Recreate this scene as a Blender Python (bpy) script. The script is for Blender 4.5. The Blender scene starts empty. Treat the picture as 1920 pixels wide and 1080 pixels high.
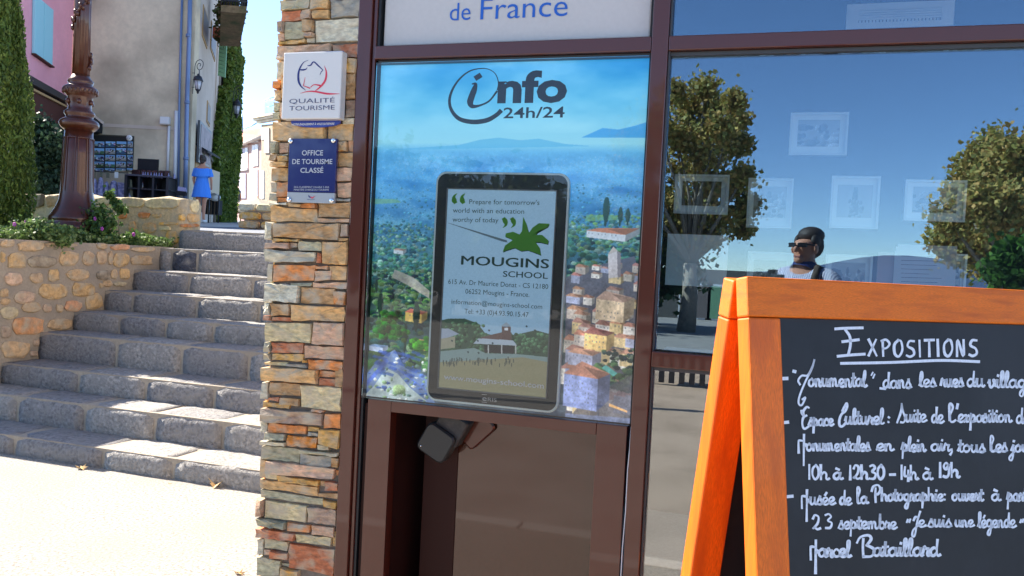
import bpy, bmesh, math, random
import numpy as np
from mathutils import Vector, Matrix

# ------------------------------------------------------------------ scene, camera, light
sc = bpy.context.scene
rad = math.radians
FPX = 1550.0                       # focal length in pixels of a 1920 wide picture
YAW, PITCH, ROLL = rad(-17.424), rad(-1.608), rad(2.870)
CAM = np.array([0.0, -2.5, 1.45])
_F = np.array([math.sin(YAW)*math.cos(PITCH), math.cos(YAW)*math.cos(PITCH), math.sin(PITCH)])
_r = np.array([math.cos(YAW), -math.sin(YAW), 0.0]); _u = np.cross(_r, _F)
_R = _r*math.cos(ROLL)+_u*math.sin(ROLL); _U = -_r*math.sin(ROLL)+_u*math.cos(ROLL)
cd = bpy.data.cameras.new('camera'); cam = bpy.data.objects.new('camera', cd); sc.collection.objects.link(cam)
cd.sensor_width = 36.0; cd.lens = 36.0*FPX/1920.0; cd.clip_start = 0.03; cd.clip_end = 6000
cam.matrix_world = Matrix(((_R[0], _U[0], -_F[0], CAM[0]), (_R[1], _U[1], -_F[1], CAM[1]), (_R[2], _U[2], -_F[2], CAM[2]), (0, 0, 0, 1)))
sc.camera = cam
SUN = Vector((-1.2, 0.27, 1.0)).normalized()
w = bpy.data.worlds.new('World'); sc.world = w; w.use_nodes = True
nt = w.node_tree; nt.nodes.clear()
sky = nt.nodes.new('ShaderNodeTexSky'); sky.sky_type = 'NISHITA'; sky.sun_disc = False
sky.sun_elevation = math.asin(SUN.z); sky.sun_rotation = math.atan2(SUN.x, SUN.y)
sky.air_density = 1.0; sky.dust_density = 0.0; sky.ozone_density = 2.4; sky.altitude = 3000
bg = nt.nodes.new('ShaderNodeBackground'); bg.inputs[1].default_value = 0.11
wo = nt.nodes.new('ShaderNodeOutputWorld')
nt.links.new(sky.outputs[0], bg.inputs[0]); nt.links.new(bg.outputs[0], wo.inputs[0])
sl = bpy.data.lights.new('sun', 'SUN'); sl.energy = 5.0; sl.angle = rad(0.53); sl.color = (1.0, 0.92, 0.81)
so = bpy.data.objects.new('sun', sl); sc.collection.objects.link(so)
so.rotation_euler = SUN.to_track_quat('Z', 'Y').to_euler(); so.location = (-12, 3, 14)
sc.view_settings.view_transform = 'Standard'; sc.view_settings.look = 'None'
sc.view_settings.exposure = 1.8; sc.view_settings.gamma = 1.0; sc.view_settings.use_curve_mapping = False
sc.render.engine = 'CYCLES'
sc.cycles.max_bounces = 8; sc.cycles.transparent_max_bounces = 12; sc.cycles.caustics_reflective = False; sc.cycles.caustics_refractive = False

rnd = random.Random(7)
# ------------------------------------------------------------------ measuring helpers
# The photograph was surveyed in its own pixels: pt() gives the place on a real surface that a
# surveyed pixel shows, so every outline below lands on the plane of its own wall or sign.
def ray(px, py): return _F+(px-960)/FPX*_R-(py-540)/FPX*_U
class Plane:
    def __init__(s, p, n):
        s.p = np.array(p, float); n = np.array(n, float); s.n = n/np.linalg.norm(n)
        up = np.array([0, 0, 1.0]); up = up-s.n*(up@s.n); s.up = up/np.linalg.norm(up)
        s.rt = np.cross(s.up, s.n)       # right as seen from the side the normal points to
    def pt(s, px, py, off=0.0):
        d = ray(px, py); t = ((s.p+s.n*off-CAM)@s.n)/(d@s.n); return CAM+d*t
    def at(s, u, v, off=0.0): return s.p+s.rt*u+s.up*v+s.n*off
    def uv(s, P): q = np.array(P)-s.p; return q@s.rt, q@s.up
    def shift(s, off): q = Plane(s.p+s.n*off, s.n); return q
def depth_pt(px, py, Z): return CAM+Z*(_F+(px-960)/FPX*_R-(py-540)/FPX*_U)
FAC = Plane((0, 0, 0), (0, -1, 0))       # the shop front
Fh = np.array([_F[0], _F[1], 0]); Fh /= np.linalg.norm(Fh)

# ------------------------------------------------------------------ object helpers
COL = sc.collection
def link(o, parent=None):
    COL.objects.link(o)
    if parent is not None: o.parent = parent
    return o
def tag(o, label=None, cat=None, group=None, kind=None):
    if label: o['label'] = label
    if cat: o['category'] = cat
    if group: o['group'] = group
    if kind: o['kind'] = kind
    return o
def thing(name, label, cat, loc=(0, 0, 0), rz=0.0, group=None):
    o = bpy.data.objects.new(name, None); o.location = [float(c) for c in loc]; o.rotation_euler = (0, 0, rz); o.empty_display_size = 0.1
    link(o); return tag(o, label, cat, group)
def local(parent, P):
    """world point to the frame of a thing's empty"""
    if parent is None: return Vector([float(c) for c in P])
    M = parent.matrix_basis
    q = parent
    while q.parent is not None: q = q.parent; M = q.matrix_basis @ M
    return M.inverted() @ Vector([float(c) for c in P])
class MB:
    """collects faces given in world coordinates (or local when raw) and links them as one mesh object"""
    def __init__(s): s.v = []; s.f = []; s.mi = []; s.sm = []
    def add(s, vs, fs, mi=0, smooth=False):
        b = len(s.v); s.v += [tuple(float(c) for c in p) for p in vs]
        for f in fs: s.f.append([b+i for i in f]); s.mi.append(mi); s.sm.append(smooth)
    def box(s, c, d, ax=None, mi=0):
        """centre, full size, optional three axes"""
        c = np.array(c, float); ax = ax or ([1, 0, 0], [0, 1, 0], [0, 0, 1]); ax = [np.array(a, float) for a in ax]
        vs = [c+ax[0]*(x*d[0]/2)+ax[1]*(y*d[1]/2)+ax[2]*(z*d[2]/2) for x in (-1, 1) for y in (-1, 1) for z in (-1, 1)]
        s.add(vs, [(0, 1, 3, 2), (4, 6, 7, 5), (0, 4, 5, 1), (2, 3, 7, 6), (0, 2, 6, 4), (1, 5, 7, 3)], mi)
    def prism(s, poly, n, h, mi=0, bevel=0.0, back=True):
        """closed polygon of world points (seen anticlockwise against n), raised by h along n"""
        poly = [np.array(p, float) for p in poly]; n = np.array(n, float); c = sum(poly)/len(poly); k = len(poly)
        rings = [poly]
        if bevel > 0:
            rings.append([p+n*(h-bevel) for p in poly])
            def ins(p):
                d = c-p; L = np.linalg.norm(d) or 1; return p+d/L*min(bevel*1.2, L*0.5)+n*h
            rings.append([ins(p) for p in poly])
        else: rings.append([p+n*h for p in poly])
        vs = [p for r in rings for p in r]; fs = []
        for r in range(len(rings)-1):
            for i in range(k): j = (i+1) % k; fs.append((r*k+i, r*k+j, (r+1)*k+j, (r+1)*k+i))
        fs.append(tuple((len(rings)-1)*k+i for i in range(k)))
        if back: fs.append(tuple(reversed(range(k))))
        s.add(vs, fs, mi)
    def tube(s, pts, r, n=8, mi=0, cap=True, smooth=True):
        pts = [np.array(p, float) for p in pts]; rs = r if isinstance(r, (list, tuple)) else [r]*len(pts)
        vs = []; prev = None
        for i, p in enumerate(pts):
            t = pts[min(i+1, len(pts)-1)]-pts[max(i-1, 0)]; t /= (np.linalg.norm(t) or 1)
            if prev is None:
                a = np.array([0, 0, 1.0]) if abs(t[2]) < .9 else np.array([1.0, 0, 0])
            else: a = prev
            x = np.cross(t, a); x /= (np.linalg.norm(x) or 1); y = np.cross(x, t); prev = y
            for k in range(n):
                an = 2*math.pi*k/n; vs.append(p+x*math.cos(an)*rs[i]+y*math.sin(an)*rs[i])
        fs = []
        for i in range(len(pts)-1):
            for k in range(n): j = (k+1) % n; fs.append((i*n+k, (i+1)*n+k, (i+1)*n+j, i*n+j))
        if cap: fs.append(tuple(range(n))); fs.append(tuple((len(pts)-1)*n+k for k in reversed(range(n))))
        s.add(vs, fs, mi, smooth)
    def lathe(s, c, prof, n=24, mi=0, flute=0, fa=0.0):
        """profile of (radius, height) about a vertical axis"""
        c = np.array(c, float); vs = []
        for (r, z) in prof:
            for k in range(n):
                a = 2*math.pi*k/n; rr = r*(1+fa*math.cos(flute*a)) if flute else r
                vs.append(c+np.array([rr*math.cos(a), rr*math.sin(a), z]))
        fs = []
        for i in range(len(prof)-1):
            for k in range(n): j = (k+1) % n; fs.append((i*n+k, i*n+j, (i+1)*n+j, (i+1)*n+k))
        fs.append(tuple(reversed(range(n)))); fs.append(tuple((len(prof)-1)*n+k for k in range(n)))
        s.add(vs, fs, mi, True)
    def ball(s, c, r, n=10, m=7, mi=0):
        r = r if isinstance(r, (list, tuple)) else (r, r, r); vs = []; c = np.array(c, float)
        for i in range(m+1):
            t = math.pi*i/m
            for k in range(n): a = 2*math.pi*k/n; vs.append(c+np.array([r[0]*math.sin(t)*math.cos(a), r[1]*math.sin(t)*math.sin(a), r[2]*math.cos(t)]))
        fs = [(i*n+k, (i+1)*n+k, (i+1)*n+(k+1) % n, i*n+(k+1) % n) for i in range(m) for k in range(n)]
        s.add(vs, fs, mi, True)
    def build(s, name, mat, parent=None, label=None, cat=None, group=None, kind=None, color=None, bevel=0.0):
        me = bpy.data.meshes.new(name)
        vs = [tuple(local(parent, p)) for p in s.v] if parent is not None else s.v
        me.from_pydata(vs, [], s.f)
        for m in (mat if isinstance(mat, (list, tuple)) else [mat]): me.materials.append(m)
        me.polygons.foreach_set('material_index', s.mi); me.polygons.foreach_set('use_smooth', s.sm)
        me.validate(); me.update()
        bm = bmesh.new(); bm.from_mesh(me); bmesh.ops.remove_doubles(bm, verts=bm.verts, dist=1e-6)
        if len(bm.faces) < 30000: bmesh.ops.recalc_face_normals(bm, faces=bm.faces)
        if bevel: bmesh.ops.bevel(bm, geom=[e for e in bm.edges if len(e.link_faces) == 2 and e.calc_face_angle(0) > .5], offset=bevel, segments=2, affect='EDGES', profile=.5, clamp_overlap=True)
        bm.to_mesh(me); bm.free()
        o = bpy.data.objects.new(name, me); link(o, parent); tag(o, label, cat, group, kind)
        if color: o.color = (*color, 1)
        return o
def srgb(c): return tuple(((x/255)/12.92 if x/255 <= .04045 else ((x/255+.055)/1.055)**2.4) for x in c)

# ------------------------------------------------------------------ materials
def mat(name, base, rough=.7, bump=0.0, scale=20.0, var=0.0, metallic=0.0, coat=0.0, spec=.5, obcol=False, ior=1.5, stretch=None, detail=6, emis=None, emis_s=0, coord='Object', vcol=None, dirt=None, dscale=3.0):
    m = bpy.data.materials.new(name); m.use_nodes = True; t = m.node_tree; N = t.nodes; L = t.links
    b = N['Principled BSDF']; b.inputs['Roughness'].default_value = rough; b.inputs['Metallic'].default_value = metallic
    b.inputs['IOR'].default_value = ior; b.inputs['Coat Weight'].default_value = coat; b.inputs['Coat Roughness'].default_value = .04
    b.inputs['Specular IOR Level'].default_value = spec
    tc = N.new('ShaderNodeTexCoord'); mp = N.new('ShaderNodeMapping'); L.new(tc.outputs[coord], mp.inputs[0])
    if stretch: mp.inputs['Scale'].default_value = stretch
    no = N.new('ShaderNodeTexNoise'); no.inputs['Scale'].default_value = scale; no.inputs['Detail'].default_value = detail; no.inputs['Roughness'].default_value = .6
    L.new(mp.outputs[0], no.inputs[0])
    src = None
    if obcol: oi = N.new('ShaderNodeObjectInfo'); src = oi.outputs['Color']
    if vcol: at = N.new('ShaderNodeVertexColor'); at.layer_name = vcol; src = at.outputs['Color']
    if var > 0 or dirt:
        mr = N.new('ShaderNodeMapRange'); mr.inputs[3].default_value = 1-var; mr.inputs[4].default_value = 1+var; mr.inputs[1].default_value = .3; mr.inputs[2].default_value = .7
        L.new(no.outputs[0], mr.inputs[0])
        mx = N.new('ShaderNodeVectorMath'); mx.operation = 'SCALE'
        if src is None: mx.inputs[0].default_value = base
        else: L.new(src, mx.inputs[0])
        L.new(mr.outputs[0], mx.inputs['Scale']); src = mx.outputs[0]
        if dirt:
            n2 = N.new('ShaderNodeTexNoise'); n2.inputs['Scale'].default_value = dscale; n2.inputs['Detail'].default_value = 5; L.new(tc.outputs[coord], n2.inputs[0])
            m2 = N.new('ShaderNodeMapRange'); m2.inputs[1].default_value = .45; m2.inputs[2].default_value = .7; L.new(n2.outputs[0], m2.inputs[0])
            mi = N.new('ShaderNodeMix'); mi.data_type = 'RGBA'; L.new(m2.outputs[0], mi.inputs[0]); L.new(src, mi.inputs[6]); mi.inputs[7].default_value = (*dirt, 1); src = mi.outputs[2]
    if src is None: b.inputs['Base Color'].default_value = (*base, 1)
    else: L.new(src, b.inputs['Base Color'])
    if bump > 0:
        bp = N.new('ShaderNodeBump'); bp.inputs['Strength'].default_value = 1.0; bp.inputs['Distance'].default_value = bump
        L.new(no.outputs[0], bp.inputs['Height']); L.new(bp.outputs[0], b.inputs['Normal'])
    if emis: b.inputs['Emission Color'].default_value = (*emis, 1); b.inputs['Emission Strength'].default_value = emis_s
    return m
def glass(name, k=0.2, tint=(.9, .96, .95), rough=0.0, gl=(.93, .97, 1)):
    m = bpy.data.materials.new(name); m.use_nodes = True; t = m.node_tree; N = t.nodes; L = t.links; N.clear()
    o = N.new('ShaderNodeOutputMaterial'); mx = N.new('ShaderNodeMixShader'); tr = N.new('ShaderNodeBsdfTransparent'); gl_ = N.new('ShaderNodeBsdfGlossy')
    tr.inputs[0].default_value = (*tint, 1); gl_.inputs['Roughness'].default_value = rough; gl_.inputs[0].default_value = (*gl, 1)
    fr = N.new('ShaderNodeFresnel'); fr.inputs[0].default_value = 1.5
    ad = N.new('ShaderNodeMath'); ad.operation = 'ADD'; ad.inputs[1].default_value = k; ad.use_clamp = True
    L.new(fr.outputs[0], ad.inputs[0]); L.new(ad.outputs[0], mx.inputs[0]); L.new(tr.outputs[0], mx.inputs[1]); L.new(gl_.outputs[0], mx.inputs[2]); L.new(mx.outputs[0], o.inputs[0])
    return m
def image_mat(name, arr, rough=.4, coat=0.0, emis=0.0):
    h, w_, _ = arr.shape; im = bpy.data.images.new(name, w_, h, alpha=False)
    a = np.ones((h, w_, 4), np.float32); a[..., :3] = np.clip(arr, 0, 1); im.pixels.foreach_set(a[::-1].ravel()); im.update(); im.pack()
    m = bpy.data.materials.new(name); m.use_nodes = True; t = m.node_tree; b = t.nodes['Principled BSDF']
    tx = t.nodes.new('ShaderNodeTexImage'); tx.image = im; tx.extension = 'EXTEND'; t.links.new(tx.outputs[0], b.inputs['Base Color'])
    b.inputs['Roughness'].default_value = rough; b.inputs['Coat Weight'].default_value = coat
    if emis: t.links.new(tx.outputs[0], b.inputs['Emission Color']); b.inputs['Emission Strength'].default_value = emis
    return m
M = {}
M['stone'] = mat('slate_stone', (.4, .3, .2), .75, .006, 34, .45, obcol=True, stretch=(1, 1, 2.4), dirt=(.52, .43, .29), dscale=17, detail=9)
M['rubble'] = mat('rubble_stone', (.4, .3, .2), .85, .008, 30, .3, obcol=True, dirt=(.44, .37, .26), dscale=11)
M['mortar'] = mat('mortar', (.36, .30, .225), .95, .004, 45, .15, dirt=(.27, .235, .19), dscale=4)
M['dark_mortar'] = mat('dark_mortar', (.20, .165, .13), .95, .003, 60, .2)
M['step'] = mat('grey_step_stone', (.2, .2, .22), .85, .016, 42, .5, obcol=True, dirt=(.25, .235, .215), dscale=12, detail=10)
M['pave'] = mat('pale_pavement', (.285, .262, .226), .9, .008, 62, .6, detail=9, dirt=(.25, .226, .192), dscale=1.2)
M['asphalt'] = mat('grey_asphalt', (.33, .30, .265), .9, .003, 160, .2, dirt=(.24, .215, .185), dscale=1.6)
M['terrace'] = mat('pale_terrace', (.42, .38, .32), .9, .003, 60, .12)
M['alley'] = mat('alley_asphalt', (.17, .18, .2), .9, .003, 80, .15)
M['kerb'] = mat('kerb_stone', (.45, .42, .38), .85, .003, 60, .2)
M['paint'] = mat('brown_lacquer', (.075, .018, .011), .3, 0, 20, 0, coat=.75, ior=1.45); M['paint'].node_tree.nodes['Principled BSDF'].inputs['Coat Tint'].default_value = (1, .76, .64, 1)
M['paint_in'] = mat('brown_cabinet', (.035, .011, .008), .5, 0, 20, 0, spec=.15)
M['gasket'] = mat('black_gasket', (.015, .016, .018), .5)
M['grey_gasket'] = mat('grey_gasket', (.05, .055, .06), .45)
M['white_sign'] = mat('white_sign_board', (.68, .66, .61), .35, coat=.3)
M['panel_white'] = mat('frosted_white_panel', (.55, .53, .50), .5, 0, 60, .03)
M['blue_plate'] = mat('blue_plate', srgb((30, 50, 150)), .3, coat=.4)
M['navy'] = mat('navy_plate', srgb((18, 26, 95)), .25, coat=.5)
M['silver'] = mat('brushed_silver', (.42, .43, .43), .35, metallic=.5)
M['chrome'] = mat('chrome', (.8, .8, .8), .15, metallic=1.0)
M['ink_navy'] = mat('navy_ink', srgb((35, 45, 95)), .5)
M['ink_dark'] = mat('dark_blue_ink', srgb((20, 35, 110)), .5)
M['ink_red'] = mat('red_ink', srgb((215, 50, 75)), .5)
M['ink_blue'] = mat('blue_ink', srgb((30, 95, 185)), .45)
M['ink_white'] = mat('white_ink', (.75, .77, .8), .5)
M['ink_black'] = mat('black_ink', (.006, .007, .009), .3)
M['ink_green'] = mat('green_ink', srgb((75, 150, 35)), .5)
M['ink_forest'] = mat('dark_green_ink', srgb((20, 62, 50)), .5)
M['chalk'] = mat('chalk_paint', (.72, .76, .84), .7, 0, 260, .12)
M['board'] = mat('chalkboard', srgb((24, 27, 34)), .55, .0003, 40, .12, dirt=srgb((34, 37, 44)), dscale=5, spec=.35)
M['wood'] = mat('orange_varnished_wood', srgb((228, 112, 10)), .5, .0006, 9, .26, dirt=srgb((200, 92, 12)), dscale=6, coat=.06, spec=.35, stretch=(1.2, 14, 14), detail=8, coord='Generated')
M['wood_v'] = mat('orange_varnished_stile', srgb((228, 106, 8)), .5, .0006, 9, .26, dirt=srgb((198, 86, 10)), dscale=6, coat=.06, spec=.35, stretch=(14, 14, 1.2), detail=8, coord='Generated')
M['iron'] = mat('brown_cast_iron', (.062, .017, .009), .28, .0015, 30, .15, coat=.35, spec=.35, ior=1.5); M['iron'].node_tree.nodes['Principled BSDF'].inputs['Coat Tint'].default_value = (1, .85, .75, 1)
M['black_iron'] = mat('black_iron', (.02, .022, .03), .4)
M['black_plastic'] = mat('black_plastic', (.018, .019, .019), .35)
M['glass'] = glass('window_glass', .12, gl=(.60, .80, 1))
M['glass_low'] = glass('lower_window_glass', .13, gl=(1, .95, .9))
M['kglass'] = glass('kiosk_glass', -.018, (.97, .98, .98))
M['lantern_glass'] = mat('milky_glass', (.55, .55, .6), .2, coat=.5)
M['pink'] = mat('pink_render', srgb((240, 168, 180)), .9, .004, 12, .06, dirt=srgb((228, 156, 168)), dscale=1.0)
M['cream'] = mat('cream_render', srgb((216, 200, 172)), .92, .004, 8, .08, dirt=srgb((168, 154, 132)), dscale=.7)
M['cream2'] = mat('pale_alley_render', srgb((205, 190, 175)), .92, .004, 8, .06, dirt=srgb((188, 172, 156)), dscale=.7)
M['white'] = mat('white_paint', (.7, .7, .7), .6)
M['paper'] = mat('white_paper', (.8, .8, .78), .8)
M['shutter_blue'] = mat('blue_shutter', srgb((155, 210, 222)), .6)
M['shutter_green'] = mat('green_shutter', srgb((120, 165, 125)), .6)
M['pipe'] = mat('zinc_pipe', srgb((110, 130, 165)), .4, metallic=.3)
M['leaf'] = mat('leaf', (.06, .1, .02), .6, vcol='Col', spec=.3)
_t = M['leaf'].node_tree; _tl = _t.nodes.new('ShaderNodeBsdfTranslucent'); _mx = _t.nodes.new('ShaderNodeMixShader'); _mx.inputs[0].default_value = .3
_t.links.new([n for n in _t.nodes if n.type == 'VERTEX_COLOR'][0].outputs[0], _tl.inputs[0]); _t.links.new(_t.nodes['Principled BSDF'].outputs[0], _mx.inputs[1]); _t.links.new(_tl.outputs[0], _mx.inputs[2]); _t.links.new(_mx.outputs[0], _t.nodes['Material Output'].inputs[0])
M['bark'] = mat('bark', (.25, .21, .16), .9, .01, 12, .3)
M['soil'] = mat('soil', (.07, .05, .035), .95, .01, 30, .3)
M['skin'] = mat('skin', srgb((196, 140, 112)), .5, 0, 20, 0, spec=.4)
M['hair'] = mat('dark_hair', (.035, .024, .018), .6, .003, 90, .3)
M['dress'] = mat('blue_dress', srgb((70, 140, 235)), .8, .01, 12, .08, stretch=(5, 5, .6))
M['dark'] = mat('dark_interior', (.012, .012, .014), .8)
M['brown_awning'] = mat('brown_awning', srgb((80, 42, 34)), .8)
M['roof'] = mat('terracotta', srgb((190, 100, 75)), .85, .02, 14, .2)
M['canvas'] = mat('cream_canvas', (.36, .32, .24), .85)
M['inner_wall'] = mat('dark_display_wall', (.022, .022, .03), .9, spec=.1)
M['dryleaf'] = mat('dry_leaf', srgb((206, 172, 118)), .7, .002, 60, .25)
# ------------------------------------------------------------------ flat print: lettering and drawn strokes
def lettering(s, a, b, cap, plane, m, parent, off=0.0012, bold=0.0, name='lettering', thick=0.0006, shear=0.0):
    """text from baseline pixel a to baseline pixel b, capitals cap pixels tall, set on the plane"""
    cu = bpy.data.curves.new(name, 'FONT'); cu.body = s; cu.size = 1.0; cu.offset = bold; cu.extrude = 0; cu.resolution_u = 3; cu.shear = shear
    tmp = bpy.data.objects.new('tmp', cu); COL.objects.link(tmp); bpy.context.view_layer.update()
    me = tmp.evaluated_get(bpy.context.evaluated_depsgraph_get()).to_mesh()
    co = np.empty(len(me.vertices)*3); me.vertices.foreach_get('co', co); co = co.reshape(-1, 3)
    fs = [tuple(p.vertices) for p in me.polygons]
    tmp.evaluated_get(bpy.context.evaluated_depsgraph_get()).to_mesh_clear(); bpy.data.objects.remove(tmp)
    A = plane.pt(*a, off); B = plane.pt(*b, off); mid = ((a[0]+b[0])/2, (a[1]+b[1])/2)
    H = np.linalg.norm(plane.pt(mid[0], mid[1]-cap, off)-plane.pt(*mid, off))/0.70
    x0, x1 = co[:, 0].min(), co[:, 0].max(); d = (B-A)/(x1-x0); up = plane.up
    mb = MB()
    V = [A+d*(c[0]-x0)+up*c[1]*H for c in co]
    mb.add(V, fs)
    return mb.build(name, m, parent)
def catmull(P, k=6):
    P = [np.array(p, float) for p in P]
    if len(P) < 3: return P
    Q = [2*P[0]-P[1]]+P+[2*P[-1]-P[-2]]; out = []
    for i in range(1, len(Q)-2):
        for j in range(k):
            t = j/k; out.append(.5*((2*Q[i])+(-Q[i-1]+Q[i+1])*t+(2*Q[i-1]-5*Q[i]+4*Q[i+1]-Q[i+2])*t*t+(-Q[i-1]+3*Q[i]-3*Q[i+1]+Q[i+2])*t**3))
    out.append(Q[-2]); return out
def stroke(mb, P, wd, plane, off, smooth=6, round_=True):
    """a drawn stroke through pixel points; wd = width(s) in pixels"""
    n = len(P); ws = list(wd) if isinstance(wd, (list, tuple)) else [wd]*n
    Q = catmull([(p[0], p[1], w_) for p, w_ in zip(P, ws)], smooth) if smooth > 1 else [np.array((p[0], p[1], w_), float) for p, w_ in zip(P, ws)]
    L = []; R_ = []
    for i, q in enumerate(Q):
        t = Q[min(i+1, len(Q)-1)][:2]-Q[max(i-1, 0)][:2]; t /= (np.linalg.norm(t) or 1); nn = np.array([-t[1], t[0]])*max(q[2], .3)/2
        c = q[:2]
        if round_ and i == 0: c = c-t*q[2]*.35
        if round_ and i == len(Q)-1: c = c+t*q[2]*.35
        L.append(plane.pt(*(c+nn), off)); R_.append(plane.pt(*(c-nn), off))
    vs = L+R_; k = len(L)
    mb.add(vs, [(i, i+1, k+i+1, k+i) for i in range(k-1)])
def zoomed(ox, oy, s): return lambda x, y: (ox+x/s, oy+y/s)

# ------------------------------------------------------------------ stones
PAL = {'g': (174, 166, 132), 'w': (204, 196, 168), 'o': (208, 130, 66), 't': (204, 160, 102), 'b': (180, 140, 92), 'p': (206, 164, 130), 'y': (214, 164, 84),
       's': (156, 154, 142), 'r': (186, 110, 70), 'd': (164, 136, 112), 'c': (216, 196, 146), 'k': (112, 92, 66), 'O': (214, 132, 44)}
def stone_obj(poly, n, depth, m, parent, col, name='stone', inset=.12, jit=.0, rnd_=None):
    """one stone: outline of world points, bulging by depth along the wall normal n"""
    R0 = rnd_ or rnd
    poly = [np.array(p, float) for p in poly]; n = np.array(n, float); c = sum(poly)/len(poly); k = len(poly)
    size = min(np.linalg.norm(p-c) for p in poly); ii = min(inset*size*2, .35*size)
    rings = [[p-n*.02 for p in poly], [p+n*depth*.55 for p in poly]]
    tl = (R0.uniform(-.15, .15)*depth, R0.uniform(-.15, .15)*depth); ex = poly[1]-poly[0]; ex = ex/(np.linalg.norm(ex) or 1); ey = np.cross(n, ex)
    r2 = []
    for p in poly:
        d = c-p; Ld = np.linalg.norm(d) or 1; q = p+d/Ld*ii
        r2.append(q+n*(depth+R0.uniform(-.22, .22)*depth+((q-c)@ex)*tl[0]*4+((q-c)@ey)*tl[1]*6))
    rings.append(r2); vs = [p for r in rings for p in r]+[c+n*depth*R0.uniform(.85, 1.15)]
    fs = []
    for r in range(2):
        for i in range(k): j = (i+1) % k; fs.append((r*k+i, r*k+j, (r+1)*k+j, (r+1)*k+i))
    for i in range(k): fs.append((2*k+i, 2*k+(i+1) % k, 3*k))
    mb = MB(); mb.add(vs, fs); base = srgb(PAL[col]) if isinstance(col, str) else col
    f = R0.uniform(.86, 1.12); o = mb.build(name, m, parent, color=tuple(x*f for x in base)); return o
def quad_outline(tl, tr, br, bl, plane, gap=1.0, off=0.0, per=3, jit=.8, R0=rnd):
    c = np.mean([tl, tr, br, bl], axis=0); P = [np.array(p, float) for p in (tl, bl, br, tr)]; out = []
    for i in range(4):
        a, b = P[i], P[(i+1) % 4]; L = np.linalg.norm(b-a); m_ = per if L > 45 else (2 if L > 16 else 1)
        for j in range(m_):
            q = a+(b-a)*(j/m_); d = c-q; q = q+np.sign(d)*gap*.5
            q = q+np.array([R0.uniform(-jit, jit), R0.uniform(-jit, jit)]); out.append(plane.pt(*q, off))
    return out
def round_outline(xl, xr, yt, yb, plane, pw=2.6, n=10, R0=rnd, off=0.0):
    cx, cy, a, b = (xl+xr)/2, (yt+yb)/2, (xr-xl)/2, (yb-yt)/2; out = []; ph = R0.uniform(-.15, .15)
    for k in range(n):
        t = -(2*math.pi*k/n+ph); c, s = math.cos(t), math.sin(t); r = (abs(c)**pw+abs(s)**pw)**(-1/pw)*R0.uniform(.84, 1.08)
        out.append(plane.pt(cx+a*r*c, cy+b*r*s, off))
    return out
# ------------------------------------------------------------------ ground
def gz(y): return 0.0 if y > -14 else (y+14)*.035
def sheet(name, xs, ys, zf, m, label, kind='structure'):
    mb = MB(); vs = [(x, y, zf(x, y)) for y in ys for x in xs]; k = len(xs)
    mb.add(vs, [(j*k+i, j*k+i+1, (j+1)*k+i+1, (j+1)*k+i) for j in range(len(ys)-1) for i in range(k-1)])
    return mb.build(name, m, label=label, kind=kind)
sheet('ground', [-900, -60, 60, 900], [-1500, -300, -100, -14, 300], lambda x, y: gz(y)-.012, M['asphalt'], 'grey asphalt square in front of the shop')
sheet('pavement', [-14, -8, -2, 4, 9], [-1.50, 0, 1.82], lambda x, y: 0.0, M['pave'], 'pale sunlit pavement in front of the staircase')
kb = tag(bpy.data.objects.new('kerb', None), 'row of pale kerb stones along the pavement', kind='structure'); link(kb)
x = -9.0; kr = random.Random(3)
while x < 6:
    L = kr.uniform(.42, .62); mb = MB(); mb.box((x+L/2, -1.565, -.03), (L-.015, .12, .07)); mb.build('kerb_stone', M['kerb'], kb, bevel=.006); x += L
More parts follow.
